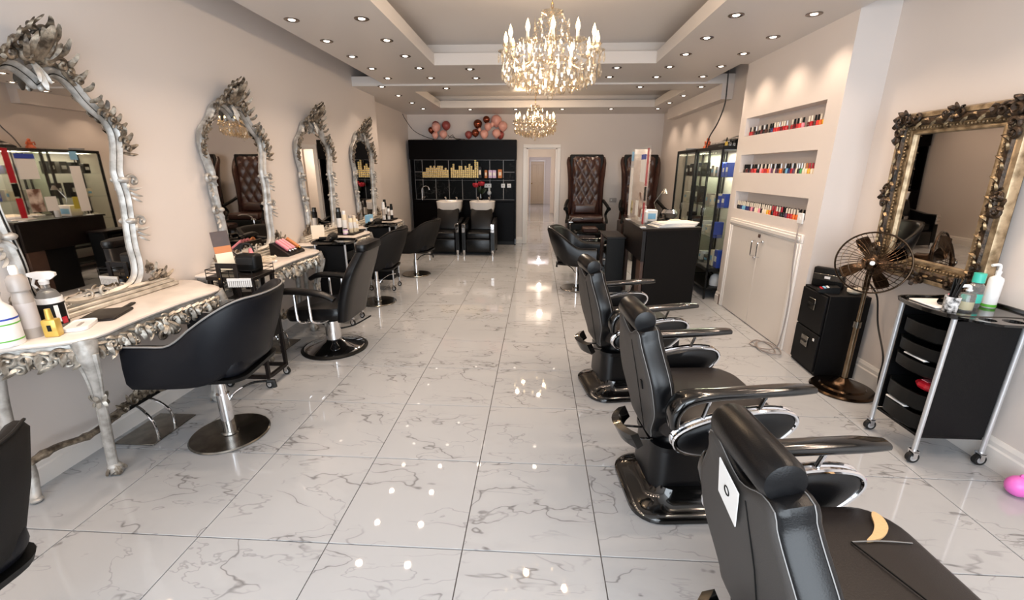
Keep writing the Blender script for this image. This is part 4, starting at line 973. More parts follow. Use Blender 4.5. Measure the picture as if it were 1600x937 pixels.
o = thing('desk_lamp', 'thin dark desk lamp with bent arm on the counter', 'lamp', (1.62, 5.95, .9555)); MB().lathe([(0, 0), (.06, 0), (.06, .012), (0, .018)], n=18).build('base', GLOSSK, o); MB().tube([(0, 0, .01), (-.08, 0, .22), (.02, -.02, .38)], .006, 6).build('arm', STEEL, o); MB().lathe([(.015, .06), (.02, .05), (.045, 0), (.04, 0)], M=Matrix.Translation((.03, -.03, .34)), n=14).build('shade', STEEL, o)
o = thing('card_tray', 'small white card tray on the counter in front of the display cabinets', 'tray', (1.75, 5.68, .9555)); MB().box(-.08, .08, -.05, .05, 0, .02, .004).build('tray', WHITE, o); MB().box(-.06, .06, -.03, .03, .02, .035, .002).build('cards', CARD, o)
o = thing('silver_bowl', 'round silver bowl on the counter top near the wall end', 'bowl', (1.76, 5.98, .9555)); MB().lathe([(0, 0), (.05, .0), (.10, .05), (.11, .09), (.08, .13), (.07, .13), (.095, .09), (.04, .012), (0, .012)], n=22).build('body', CHROME, o)
st = thing('drawer_trolley', 'small black glossy drawer trolley under the nail desk end', 'trolley', (.76, 6.62, 0))
MB().box(-.15, .15, -.15, .15, .08, .62, .01).build('body', GLOSSK, st)
for k in range(4): d = MB().box(-.14, .14, -.163, -.151, .10+.125*k, .215+.125*k, .004).build('drawer', GLOSSK, st); MB().cyl((-.05, -.166, .16+.125*k), (.05, -.166, .16+.125*k), .006, None, 6).build('handle', CHROME, d)
for x in (-.12, .12):
    for y in (-.12, .12): MB().ell((x, y, .04), (.02, .035, .039), 10, 6).build('caster', RUBBER, st)

# ------------------------------------------------------------------ glass display cabinets
def display(y0, y1, lab):
    t = thing('display_cabinet', lab, 'cabinet', (2.15, y0, 0), 0, 'black framed glass display cabinets'); d = y1-y0; x1 = .40; p = .022
    for x in (0, x1-p):
        for y in (0, d-p): MB().box(x, x+p, y, y+p, 0, 1.82, .002).build('post', MATTK, t)
    MB().box(0, x1, 0, d, 1.82, 1.86, .004).build('top', MATTK, t); MB().box(0, x1, 0, d, .36, .40, .003).build('bottom_shelf', MATTK, t); MB().box(0, x1, 0, d, .12, .15, .003).build('base_shelf', MATTK, t)
    for z in (.78, 1.14, 1.50): MB().box(.02, x1-.01, .01, d-.01, z, z+.008).build('glass_shelf', PANE, t, False)
    for a, b in ((p, d/2-.012), (d/2+.012, d-p)):
        dr = MB().box(.012, .018, a, b, .40, 1.82).build('glass_door', PANE, t, False)
        for yy in (a, b-.02): MB().box(.010, .020, yy+.003, yy+.017, .40, 1.82).build('door_stile', MATTK, dr)
        MB().box(.0, .008, (b-.03 if a < d/3 else a+.01), (b-.01 if a < d/3 else a+.03), 1.02, 1.12, .002).build('door_handle', CHROME, dr)
    l = bpy.data.lights.new('cabinet_fill', 'AREA'); l.shape = 'RECTANGLE'; l.size = .25; l.size_y = d-.15; l.energy = 26; l.color = (1, .95, .75)  # added fill light, brightens the cabinet interior; no lamp fitting is modelled
    s = bpy.data.objects.new('cabinet_fill', l); C.objects.link(s); s.parent = t; s.location = (x1/2, d/2, 1.81)
    MB().box(p, x1-p, .012, .017, .40, 1.82).build('side_pane', PANE, t, False); MB().box(p, x1-p, d-.017, d-.012, .40, 1.82).build('side_pane', PANE, t, False)
    return t
display(5.50, 6.34, 'black framed glass display cabinet beside the white chimney breast, with blue boxes')
display(6.40, 7.22, 'black framed glass display cabinet further from the camera, with dark boxes')
n = 0
for y0, z, items in ((5.50, 1.508, [(.10, .08, .17, BLUE), (.20, .07, .16, BLUE), (.30, .07, .17, BLUE), (.42, .06, .12, GREYPL), (.55, .09, .14, GREYPL), (.68, .08, .10, MATTK)]), (5.50, 1.148, [(.09, .10, .16, BLUE), (.22, .08, .13, BLUE), (.34, .05, .15, CARD), (.48, .06, .12, CARD), (.62, .07, .14, GREYPL)]), (5.50, .788, [(.30, .09, .16, BLUE), (.50, .06, .10, CARD), (.66, .07, .14, PAPER)]), (5.50, .40, [(.08, .10, .22, BLUE), (.22, .08, .20, CARD), (.40, .14, .10, CLEARPL), (.62, .08, .12, WHITE)]),
                     (6.40, 1.508, [(.12, .12, .18, MATTK), (.30, .12, .18, LEATHERG), (.48, .12, .17, MATTK), (.66, .10, .15, DKWOOD)]), (6.40, 1.148, [(.14, .10, .22, DKWOOD), (.36, .08, .22, MATTK), (.60, .10, .12, CARD)]), (6.40, .788, [(.16, .10, .16, DKWOOD), (.40, .08, .20, MATTK), (.62, .08, .08, CARD)])):
    for k, (dy, w_, h, m) in enumerate(items):
        cab = 'near' if y0 < 6 else 'far'; sh = {1.508: 'top', 1.148: 'upper middle', .788: 'lower middle', .40: 'bottom'}[z]
        cn = {'blue_card': 'blue', 'grey_plastic': 'grey', 'matt_black': 'black', 'cream_card': 'cream', 'white_paper': 'white', 'clear_plastic': 'clear', 'white_plastic': 'white', 'black_leather_matt': 'charcoal', 'dark_wood': 'dark brown'}[m.name]
        o = thing('display_box', '%s boxed product, %s from the front, %s shelf, %s display cabinet' % (cn, ORD[k], sh, cab), 'box', (2.33, y0+dy, z+.0005), 0, 'boxed products in the display cabinets')
        MB().box(-.06, .06, -w_/2, w_/2, 0, h, .003).build('carton', m, o, False); MB().box(-.0625, -.0605, -w_*.3, w_*.3, h*.35, h*.65).build('front_label', PAPER if m in (BLUE, MATTK, DKWOOD, LEATHERG) else LBLUE, o, False)
o = thing('hair_appliance', 'white and black hair appliance stored low under the near display cabinet', 'appliance', (2.34, 5.66, .1505)); MB().lathe([(0, 0), (.07, 0), (.075, .06), (.06, .12), (.03, .15), (0, .155)], n=16).build('body', WHITE, o); MB().tube([(0, .05, .10), (0, .16, .12), (0, .22, .06)], .022, 8).build('handle', MATTK, o)
o = thing('white_carton', 'small white carton under the near display cabinet, beside the chimney breast', 'box', (2.42, 5.60, .0)); MB().box(-.05, .05, -.05, .05, 0, .10, .003).build('carton', WHITE, o); MB().box(-.04, .04, -.052, -.0502, .02, .08).build('side_label', GREYPL, o)
# things on top of the near cabinet
o = thing('polish_display', 'slanted black acrylic rack of polish samples on top of the near display cabinet', 'rack', (2.34, 5.80, 1.8605))
mb = MB(); mb.loft([[V((x, y, z)) for x, z in ((-.17, 0), (.17, 0), (.17, .14), (-.17, .02))] for y in (-.25, .25)]); mb.build('rack', MATTK, o, False)
for k in range(4):
    for j in range(2): MB().box(-.13+.14*j, -.03+.14*j, -.23+.12*k, -.13+.12*k, .035+.05*j, .055+.05*j, .003).build('sample_tray', GREYPL, o)
o = thing('orange_ornament', 'small terracotta orange figure ornament on top of the display cabinets', 'ornament', (2.26, 6.30, 1.8605)); MB().lathe([(0, 0), (.06, 0), (.05, .03), (.03, .05), (.035, .08), (.015, .10)], n=12).build('body', TERRA, o); MB().ell((0, 0, .115), .022, 8, 6).build('head', TERRA, o)
for s in (-1, 1): MB().tube([(0, s*.02, .075), (-.02, s*.05, .09), (-.01, s*.06, .05)], .01, 6).build('arm', TERRA, o)
for k, (y, h) in enumerate(((5.62, .09), (5.58, .07), (5.66, .06))):
    o = thing('polish_bottle', 'tiny dark capped bottle on the display cabinet top, %s of the three' % ('tallest', 'second', 'smallest')[k], 'bottle', (2.19+.045*k, 5.515, 1.8605)); MB().lathe([(0, 0), (.016, 0), (.018, .02), (.012, h*.5), (.008, h*.5)], n=12).build('glass', CLEARPL if k else AMBER, o); MB().cyl((0, 0, h*.5), (0, 0, h), .009, .007, 10).build('cap', MATTK, o)
o = thing('brown_carton', 'tall dark brown carton standing on the display cabinet against the chimney breast', 'box', (2.40, 5.53, 1.8605)); MB().box(-.06, .06, -.03, .03, 0, .20, .003).build('carton', BROWNW, o); MB().box(-.05, .05, -.032, -.0302, .06, .14).build('side_label', DKWOOD, o)
o = thing('clear_dish', 'flat white dish on the far display cabinet top', 'dish', (2.30, 7.0, 1.8605)); MB().lathe([(0, 0), (.08, 0), (.10, .03), (.095, .03), (.07, .006), (0, .006)], n=18).build('dish', WHITE, o); MB().lathe([(.02, .006), (.05, .02), (.03, .03)], n=12).build('contents', CARD, o)
one('cable', MB().tube(crom([(2.27, 5.95, 2.74), (2.275, 5.94, 2.55), (2.27, 5.93, 2.35), (2.23, 5.97, 2.15), (2.18, 6.04, 2.0), (2.17, 6.10, 1.868)], 6), .008, 6), BLACKCORD, 'black cable hanging from the ceiling gap to the near display cabinet', 'cable')
for x, z, w_, lab, y in ((1.66, .86, .15, 'grey double wall socket on the back wall between the throne chairs', 9.75),):
    so = thing('wall_socket', lab, 'socket', (x-.02, y, z+.1)); MB().box(-.075, .075, -.012, -.0005, -.043, .043, .003).build('plate', GREYPL, so); MB().box(-.05, -.02, -.014, -.012, -.01, .01).build('switch', WHITE, so)

# ------------------------------------------------------------------ salon trolleys (local: drawers face +x)
def caster(mb_parent, x, y, name='caster'):
    c = MB().cyl((x, y-.012, .032), (x, y+.012, .032), .0315, None, 18).build(name, RUBBER, mb_parent)
    MB().cyl((x, y-.014, .032), (x, y+.014, .032), .019, None, 14).build('wheel_hub', SILVERP, c)
    MB().box(x-.012, x+.012, y-.020, y-.015, .030, .075).box(x-.012, x+.012, y+.015, y+.020, .030, .075).box(x-.016, x+.016, y-.020, y+.020, .070, .080).build('fork', CHROME, c)
def make_trolley(lab, holes=True):
    t = thing('salon_trolley', lab, 'trolley', (0, 0, 0), 0, 'black salon trolleys')
    for x in (-.18, .18):
        for y in (-.165, .165):
            MB().cyl((x, y, .08), (x, y, .86), .0125, None, 12).build('leg', SILVERP, t); caster(t, x, y)
    for y in (-.158, .158): MB().box(-.165, .165, y-.004, y+.004, .17, .845).build('side_panel', SPECK, t)
    MB().box(-.175, -.165, -.155, .155, .17, .845).build('rear_panel', SPECK, t)
    MB().box(-.17, .17, -.155, .155, .15, .165).build('base_board', MATTK, t)
    for k, (z, h) in enumerate(((.175, .10), (.29, .10), (.49, .075), (.585, .075), (.69, .09))):
        pl = [(-.15, -.145), (.15, -.145), (.185, -.10), (.20, 0), (.185, .10), (.15, .145), (-.15, .145)]
        MB().loft([[V((x*a, y*a, z+zz)) for x, y in pl] for a, zz in ((.93, 0), (1, .012), (1.0, h-.01), (1.02, h), (.97, h), (.96, h-.02), (.92, .02))]).build('drawer', MATTK, t)
    pl = [(-.21, -.19), (-.02, -.20), (.18, -.19), (.23, -.10), (.245, 0), (.23, .10), (.18, .19), (-.02, .20), (-.21, .19)]
    pp = [(p.x, p.y) for p in crom([(x, y, 0) for x, y in pl], 4, True)]
    MB().loft([[V((x*a, y*a, z)) for x, y in pp] for a, z in ((.95, .86), (1, .865), (1.02, .885), (1.0, .888), (.97, .885), (.95, .872), (.5, .871))]).build('top_tray', GLOSSK, t)
    if holes:
        out = [(-.20, .20), (.20, .20), (.17, .26), (.10, .315), (-.05, .335), (-.15, .31), (-.20, .26)]
        hl = [[(cx+r*math.cos(2*PI*k/14), cy+r*.9*math.sin(2*PI*k/14)) for k in range(14)] for cx, cy, r in ((.10, .245, .035), (.0, .265, .042), (-.10, .255, .035))]
        MB().holed(out, hl, .872, .884).build('tool_holder', GLOSSK, t)
    return t
tr = make_trolley('black salon trolley with drawers on silver legs by the right wall, under the gold mirror'); tr.location = (2.335, 2.41, 0); tr.rotation_euler = (0, 0, PI)
o = thing('paper_sheet', 'white paper lying folded on the front of the right trolley top', 'paper', (2.25, 2.47, .871)); MB().box(-.08, .08, -.09, .09, .0005, .010, .003).build('sheet', PAPER, o); MB().box(-.075, .075, -.085, .0, .010, .013, .002).build('fold', WHITE, o)
def pump(name, lab, loc, r, h, m, cap, band=None, cat='bottle', lean=0):
    o = thing(name, lab, cat, loc)
    MB().lathe([(0, 0), (r*.95, 0), (r, .006), (r, h*.80), (r*.9, h*.86), (r*.38, h*.92), (r*.36, h)], n=20).build('body', m, o)
    MB().tube(crom([(0, 0, h*.99), (0, 0, h*1.18), (-.012, 0, h*1.24), (-.045, 0, h*1.22)], 4), r*.24, 8).lathe([(0, h), (r*.42, h), (r*.42, h*1.06), (0, h*1.07)], n=14).build('pump', cap, o)
    if band: MB().lathe([(r*1.012, h*band[0]), (r*1.012, h*band[1])], n=20).build('label_band', band[2], o)
    return o
pump('pump_bottle', 'tall white pump bottle with green base on the right trolley', (2.495, 2.44, .871), .031, .19, WHITE, WHITE, (.02, .10, GREEN))
pump('pump_bottle', 'clear pump bottle of pale liquid on the right trolley', (2.295, 2.36, .871), .034, .11, CLEARPL, WHITE, (.1, .5, PALEOIL))
o = thing('toner_bottle', 'clear bottle with square teal cap on the right trolley', 'bottle', (2.395, 2.43, .871)); MB().lathe([(0, 0), (.032, 0), (.034, .01), (.034, .12), (.018, .14)], n=18).build('body', CLEARPL, o); MB().cyl((0, 0, .14), (0, 0, .19), .026, .026, 16).build('cap', TEAL, o); MB().lathe([(.0345, .03), (.0345, .08)], n=18).build('label_band', TEAL, o)
o = thing('brush_cup', 'black and white patterned cup of black combs on the right trolley', 'cup', (2.215, 2.35, .871)); MB().lathe([(0, 0), (.03, 0), (.034, .08), (.031, .08), (.027, .006), (0, .006)], n=18).build('cup', mat('black_white_print', '#e8e8e8', .4, dark='#101010', vscale=45), o)
for k in range(5): MB().ob((.012*math.cos(k*1.3), .012*math.sin(k*1.3), .10), (.014, .006, .16), Matrix.Rotation(rad(-14+7*k), 3, 'Y'), .002).build('comb', MATTK, o)
o = thing('hair_clipper', 'black hair clipper with pink button lying across the cup on the right trolley', 'clipper', (2.30, 2.46, .872), .5); MB().tube(crom([(-.09, 0, .03), (-.03, 0, .032), (.05, 0, .03), (.09, 0, .026)], 4), [.018]*6+[.026]*4+[.02]*3, 10).build('body', GLOSSK, o); MB().ob((.0, 0, .062), (.03, .014, .008), None, .003).build('button', PINK, o); MB().ob((.10, 0, .025), (.03, .045, .01), None, .002).build('blade', CHROME, o)
o = thing('red_packet', 'crumpled red packet in a drawer of the right trolley', 'packet', (2.21, 2.33, .405)); MB().ell((0, 0, .03), (.05, .07, .03), 9, 6).build('foil', RED, o, False); MB().box(-.03, .03, -.02, .02, .058, .062).build('seal', PINK, o)
for z, y, lab in ((.275, 2.44, 'white folded paper in the lowest drawer of the right trolley'), (.575, 2.40, 'silver packet in the upper drawer of the right trolley')):
    o = thing('folded_paper', lab, 'paper', (2.19, y, z+.001)); MB().ob((0, 0, .006), (.09, .14, .01), None, .003).build('sheet', PAPER, o); MB().ob((.01, -.03, .0135), (.07, .07, .004), None, .001).build('flap', ORANGE if z < .4 else SILVERP, o)
tl2 = make_trolley('black salon trolley between the second and third consoles, hair dryer on top', False); tl2.location = (-2.07, 4.385, 0); tl2.scale = (.86, .78, 1)
tl3 = make_trolley('black salon trolley between the third and fourth consoles', False); tl3.location = (-2.07, 5.77, 0); tl3.scale = (.86, .78, 1)
# black serving cart with wooden handle frames
sv = thing('service_cart', 'black two-tier wooden cart on casters between the first two consoles', 'cart', (-2.14, 2.99, 0)); sv.scale = (.86, .80, 1)
MB().box(-.20, .20, -.165, .165, .835, .86, .003).build('top_shelf', DKWOOD, sv); MB().box(-.20, .20, -.165, .165, .62, .64, .003).build('middle_shelf', DKWOOD, sv)
MB().box(-.18, .19, -.15, .15, .36, .60, .004).build('drawer_box', MATTK, sv)
for x in (-.18, .18):
    for y in (-.145, .145): MB().box(x-.015, x+.015, y-.015, y+.015, .075, .835, .002).build('leg', DKWOOD, sv); caster(sv, x, y)
for x in (-.18, .18): MB().box(x-.015, x+.015, -.13, .13, .075, .10).build('base_rail', DKWOOD, sv)
for y in (-.145, .145): MB().box(-.165, .165, y-.015, y+.015, .075, .10).build('base_rail', DKWOOD, sv)
for y in (-.172, .172):
    h = MB().box(-.09, -.055, y-.008, y+.008, .70, .96, .002).box(.055, .09, y-.008, y+.008, .66, .96, .002).box(-.055, .055, y-.008, y+.008, .925, .96, .002).build('handle_frame', DKWOOD, sv)
    for x in (-.072, .072): MB().ell((x, y-.009*math.copysign(1, -y), .85), (.008, .005, .008), 8, 5).build('brass_screw', BRASS, h)
wr = MB()
for z in (.885, .91): wr.tube([V((x, y, z)) for x, y in ((-.195, -.16), (.195, -.16), (.195, .16), (-.195, .16))], .003, 5, True)
for x, y in ((-.195, -.16), (.195, -.16), (.195, .16), (-.195, .16), (0, .16), (0, -.16)): wr.cyl((x, y, .86), (x, y, .912), .003, None, 5)
wr.build('wire_rail', MATTK, sv)
cb = MB().box(.0, .16, -.005, .005, .045, .062)
for k in range(12): cb.box(.002+.0135*k, .011+.0135*k, -.004, .004, .0, .046)
o = cb.build('comb', PAPER, None, True, (-2.14, 2.835, .795), (0, 0, .15)); tag(o, 'white wide-toothed comb hooked on the front edge of the black cart', 'comb')
for k, (m, w_, h) in enumerate(((BROWNW, .15, .02), (PAPER, .145, .018), (DKWOOD, .14, .016))):
    z = .6405+sum((.02, .018)[:k]); o = thing('book', 'book lying on the middle shelf of the black cart, %s from the bottom' % ORD[k], 'book', (-2.12, 2.985, z), .06*k, 'books on the black cart'); MB().box(-.10, .10, -w_+.05, w_-.05, .002, h-.003).build('pages', PAPER, o); MB().box(-.102, .102, -w_+.048, w_-.048, h-.003, h, .0005).build('cover', m, o); MB().box(-.102, .102, -w_+.048, w_-.048, 0, .002, .0005).build('back_cover', m, o)
o = thing('product_card', 'leaning brown and tan printed card on the black cart', 'card', (-2.26, 3.03, .8605), .5)
R = Matrix.Rotation(rad(-14), 3, 'X') @ Matrix.Rotation(rad(-6), 3, 'Y')
MB().ob(R @ V((0, 0, .15))+V((0, 0, .004)), (.11, .010, .29), R, .001).build('board', BROWNW, o); MB().ob(R @ V((0, -.0066, .07))+V((0, 0, .004)), (.108, .002, .13), R).build('tan_print', SATIN, o); MB().ob(R @ V((0, -.0066, .16))+V((0, 0, .004)), (.108, .002, .05), R).build('orange_print', ORANGE, o)
o = thing('black_bag', 'soft black bag standing at the back of the black cart', 'bag', (-2.10, 3.04, .8605)); MB().box(-.08, .08, -.05, .05, 0, .135, .025, seg=3).build('body', MATTK, o); MB().ob((0, -.052, .085), (.12, .006, .05), None, .002).build('flap', RUBBER, o); MB().tube(crom([(-.05, 0, .15), (-.03, 0, .20), (.03, 0, .20), (.05, 0, .15)], 4), .006, 6).build('handle', RUBBER, o)
# foot rests
def footrest(y, lab):
    t = thing('foot_rest', lab, 'footrest', (-2.39, y, 0), 0, 'steel foot rests under the consoles')
    MB().box(-.12, .13, -.17, .17, 0, .008, .002).build('floor_plate', STEEL, t)
    for s in (-.05, .05): MB().tube(crom([(.07, s*1.3, .006), (.06, s*1.3, .09), (.02, s*1.2, .15), (-.03, s, .185), (-.06, s, .19)], 5), .008, 8).build('curved_tube', CHROME, t)
    MB().ob((-.06, 0, .20), (.05, .34, .014), Matrix.Rotation(.25, 3, 'Y'), .004).build('foot_bar', MATTK, t)
footrest(2.30, 'steel foot rest with curved tubes on a flat plate under the nearest console'); footrest(3.66, 'steel foot rest on a flat plate beside the second console')

# ------------------------------------------------------------------ things on the first console
zt = .8203
o = thing('spray_bottle', 'clear trigger spray bottle with black label on the nearest console', 'bottle', (-2.41, 1.95, zt), .5)
MB().lathe([(0, 0), (.047, 0), (.05, .01), (.05, .13), (.046, .16), (.032, .19), (.017, .20), (.016, .225)], n=24).build('body', CLEARPL, o)
MB().lathe([(.0505, .13), (.0508, .145), (.0495, .158)], n=24).build('white_band', WHITE, o); MB().lathe([(.0505, .02), (.0505, .128)], n=24).build('black_label', MATTK, o)
for a in (-.9, .1): MB().loft([[V((.0512*math.cos(b), .0512*math.sin(b), z)) for b in (a-.16, a, a+.16)] for z in (.035, .12)], closed=False).build('label_print', PAPER, o)
MB().loft([[V((.0512*math.cos(b), .0512*math.sin(b), z)) for b in (-.7, -.45, -.2)] for z in (.022, .055)], closed=False).build('red_print', RED, o)
MB().lathe([(.018, .222), (.02, .24), (.013, .25)], n=14).loft([[V((x, y, z)) for y, z in ((-.012, z0), (.012, z0), (.012, z1), (-.012, z1))] for x, z0, z1 in ((-.05, .268, .282), (-.02, .250, .286), (.03, .245, .284), (.05, .262, .276))]).tube([(-.03, 0, .255), (-.042, 0, .225), (-.03, 0, .205)], .006, 6).build('trigger_head', WHITE, o)
o = thing('shampoo_bottle', 'tall grey bottle with grey label behind the white one on the nearest console', 'bottle', (-2.375, 1.815, zt)); MB().lathe([(0, 0), (.034, 0), (.036, .01), (.036, .19), (.03, .215), (.03, .222), (.037, .23), (.037, .28), (.026, .30), (.014, .305)], n=22).build('body', GREYPL, o); MB().lathe([(.015, .303), (.017, .33), (.013, .345), (0, .347)], n=14).build('cap', WHITE, o); MB().lathe([(.0366, .05), (.0366, .17)], n=22).build('label_band', GREYLAB, o)
o = thing('lotion_bottle', 'white bottle with green bands at the left edge of the nearest console', 'bottle', (-2.385, 1.715, zt)); MB().lathe([(0, 0), (.055, 0), (.058, .01), (.058, .13), (.05, .17), (.025, .20), (.022, .23)], n=24).build('body', WHITE, o); MB().lathe([(.024, .225), (.028, .24), (.026, .27), (0, .272)], n=16).build('cap', MATTK, o)
for z in (.025, .10): MB().lathe([(.0585, z), (.0585, z+.006)], n=24).build('green_band', GREEN, o)
MB().lathe([(.0585, .122), (.0585, .13)], n=24).build('navy_band', BLUE, o)
o = thing('gold_bottle', 'small square gold oil bottle on the nearest console', 'bottle', (-2.29, 1.83, zt), .35); MB().box(-.028, .028, -.022, .022, 0, .085, .006, seg=2).build('body', GOLDP, o); MB().cyl((0, 0, .085), (0, 0, .135), .014, .011, 14).build('cap', GOLDP, o); MB().box(-.0285, -.0282, -.012, .012, .02, .065).build('label', AMBER, o); MB().box(-.008, .008, -.0226, -.0222, .03, .06).build('print', MATTK, o)
o = thing('thin_tube', 'thin white tube standing between the bottles on the nearest console', 'tube', (-2.44, 1.865, zt)); MB().lathe([(0, 0), (.014, 0), (.014, .02), (.016, .03), (.014, .14), (.003, .17)], n=14).build('body', WHITE, o); MB().lathe([(.0165, .0), (.0165, .025)], n=14).build('cap', GREYPL, o)
o = thing('white_tray', 'small flat white tray at the front of the nearest console', 'tray', (-2.29, 1.955, zt), .5); MB().loft([[V((x*k, y*k, z)) for x, y in rrect(.05, .085, .03)] for k, z in ((.95, 0), (1, .004), (1, .018), (.96, .02), (.93, .014), (.4, .013))]).build('tray', WHITE, o); MB().box(-.006, .006, -.03, .03, .0135, .0165).build('slot', GREYPL, o)
o = thing('hand_mirror', 'dark brown rectangular hand mirror lying face down on the nearest console', 'hand mirror', (-2.33, 2.13, zt), .35); MB().loft([[V((x*k, y*k, z)) for x, y in rrect(.085, .11, .02)] for k, z in ((.97, 0), (1, .003), (1, .010), (.97, .013))]).build('back', DKWOOD, o); MB().box(.02, .045, .10, .22, .001, .012, .003).build('handle', DKWOOD, o)
# second console: rack of tongs
o = thing('tong_rack', 'dark wooden rack on the second console for pink hair tongs', 'rack', (-2.33, 3.95, zt), .0); o.scale = (.85, .85, .85)
mb = MB(); mb.loft([[V((x, y, z)) for x, z in ((-.10, 0), (.10, 0), (.10, .02), (-.07, .14), (-.10, .14))] for y in (-.17, .17)]); mb.build('wedge', DKWOOD, o, False)
R = Matrix.Rotation(rad(35), 3, 'Y')
for y, m in ((-.10, PINK), (-.045, PINK), (.01, PINK), (.10, ORANGE)):
    a, b = V((-.055, y, .153)), V((.07, y, .063)); k = MB().tube([a, b], .022, 14).build('tong_sleeve', m, o); MB().tube([b, b+(b-a)*.18], .014, 10).build('tong_tip', BRASS if m is ORANGE else CHROME, k)
o = thing('hair_tong', 'single pink hair tong leaning on the mirror foot of the second console', 'hair tong', (-2.40, 3.52, zt), .4); MB().tube([(0, 0, .03), (-.02, .10, .10)], .018, 12).build('sleeve', PINK, o); MB().tube([(0, 0, .03), (.008, -.06, .014)], .012, 10).build('tip', CHROME, o)
o = thing('cable_coil', 'pale coil of cable on the second console beside the tong rack', 'cable', (-2.28, 3.56, zt))
MB().tube([V(((.05+.012*math.sin(i*1.7))*math.cos(i*.5), (.06+.01*math.cos(i*2.3))*math.sin(i*.5), .008+.0012*i)) for i in range(40)], .005, 6).build('coil', CARD, o); MB().box(.03, .07, -.015, .015, 0, .02, .004).build('plug', WHITE, o)
# hair dryers, bottles and trays
def dryer(loc, rz, lab):
    o = thing('hair_dryer', lab, 'hair dryer', loc, rz)
    MB().tube(crom([(-.10, 0, .045), (-.03, 0, .045), (.05, 0, .045), (.10, 0, .045)], 4), [.028, .03, .034, .038, .04, .042, .042, .042, .04, .036, .03, .026, .022], 14).build('barrel', MATTK, o)
    MB().tube(crom([(.04, .0, .03), (.05, .07, .022), (.05, .15, .018)], 4), .018, 10).build('handle', MATTK, o); MB().tube([(-.10, 0, .045), (-.15, 0, .045)], [.024, .02], 12).build('nozzle', GLOSSK, o)
    MB().tube(crom([(.05, .15, .018), (.02, .22, .01), (-.08, .20, .008), (-.12, .12, .008)], 5), .004, 6).build('cord', BLACKCORD, o)
dryer((-2.10, 4.40, .872), 1.7, 'black hair dryer lying on the trolley before the third console')
dryer((-2.12, 5.78, .872), 1.5, 'black hair dryer lying on the trolley before the fourth console')
o = thing('price_card', 'cream card leaning at the left end of the third console', 'card', (-2.37, 4.64, zt), .5); R = Matrix.Rotation(rad(-12), 3, 'X'); MB().ob(R @ V((0, 0, .09))+V((0, 0, .003)), (.13, .004, .18), R).build('card', CARD, o, False); MB().ob(R @ V((.03, -.003, .03))+V((0, 0, .003)), (.04, .002, .02), R).build('print', MATTK, o, False)
ty = thing('bottle_tray', 'dark wooden tray of cream bottles on the third console', 'tray', (-2.30, 5.33, zt)); MB().box(-.10, .10, -.17, .17, 0, .012, .003).build('board', DKWOOD, ty); MB().box(-.10, .10, -.17, -.16, .012, .022).box(-.10, .10, .16, .17, .012, .022).box(.09, .10, -.16, .16, .012, .022).box(-.10, -.09, -.16, .16, .012, .022).build('rim', DKWOOD, ty)
ty = thing('bottle_tray', 'dark wooden tray of bottles on the fourth console', 'tray', (-2.32, 6.82, zt)); MB().box(-.10, .10, -.16, .16, 0, .012, .003).build('board', DKWOOD, ty); MB().box(-.10, .10, -.16, -.15, .012, .022).box(-.10, .10, .15, .16, .012, .022).box(.09, .10, -.15, .15, .012, .022).box(-.10, -.09, -.15, .15, .012, .022).build('rim', DKWOOD, ty)
def bottle(x, y, r, h, m, cap, lab, z=zt+.0125, name='hair_bottle'):
    o = thing(name, lab, 'bottle', (x, y, z), 0, 'hair product bottles on the consoles')
    MB().lathe([(0, 0), (r*.96, 0), (r, .005), (r, h*.80), (r*.86, h*.84)], n=18).build('body', m, o); MB().lathe([(r*.80, h*.835), (r*.80, h*.98), (r*.7, h), (0, h)], n=16).build('cap', cap, o); MB().lathe([(r*1.012, h*.25), (r*1.012, h*.6)], n=18).build('label', PAPER if m is not WHITE else GREYPL, o)
for x, y, r, h, m, c, l in ((-2.33, 5.24, .027, .27, SATIN, WHITE, 'tallest cream bottle with white cap on the third console tray'), (-2.29, 5.32, .025, .21, SATIN, GREYPL, 'cream bottle with grey cap in the middle of the third console tray'), (-2.27, 5.39, .023, .20, SATIN, CARD, 'cream bottle right of the grey-capped one on the third console tray'), (-2.27, 5.455, .02, .15, SATIN, WHITE, 'shortest cream bottle at the right of the third console tray')): bottle(x, y, r, h, m, c, l)
bottle(-2.39, 5.23, .03, .31, MATTK, GLOSSK, 'tall black bottle behind the cream bottles on the third console'); bottle(-2.30, 5.175, .03, .07, LILAC, MATTK, 'short purple jar at the left end of the third console tray')
for x, y, r, h, m, c, l in ((-2.36, 6.74, .026, .27, WHITE, WHITE, 'tall white bottle on the fourth console tray'), (-2.31, 6.82, .022, .20, WHITE, MATTK, 'white bottle with black cap in the middle of the fourth console tray'), (-2.29, 6.90, .024, .23, MATTK, MATTK, 'black spray bottle at the right of the fourth console tray'), (-2.38, 6.87, .026, .30, DKWOOD, MATTK, 'tall dark brown bottle at the back of the fourth console tray')): bottle(x, y, r, h, m, c, l)
o = thing('blue_box', 'pale blue box standing on the left half of the fourth console', 'box', (-2.36, 6.12, zt)); MB().box(-.03, .03, -.08, .08, 0, .15, .003).build('carton', LBLUE, o, False); MB().box(.0302, .0318, -.05, .05, .04, .10).build('print', PAPER, o, False)

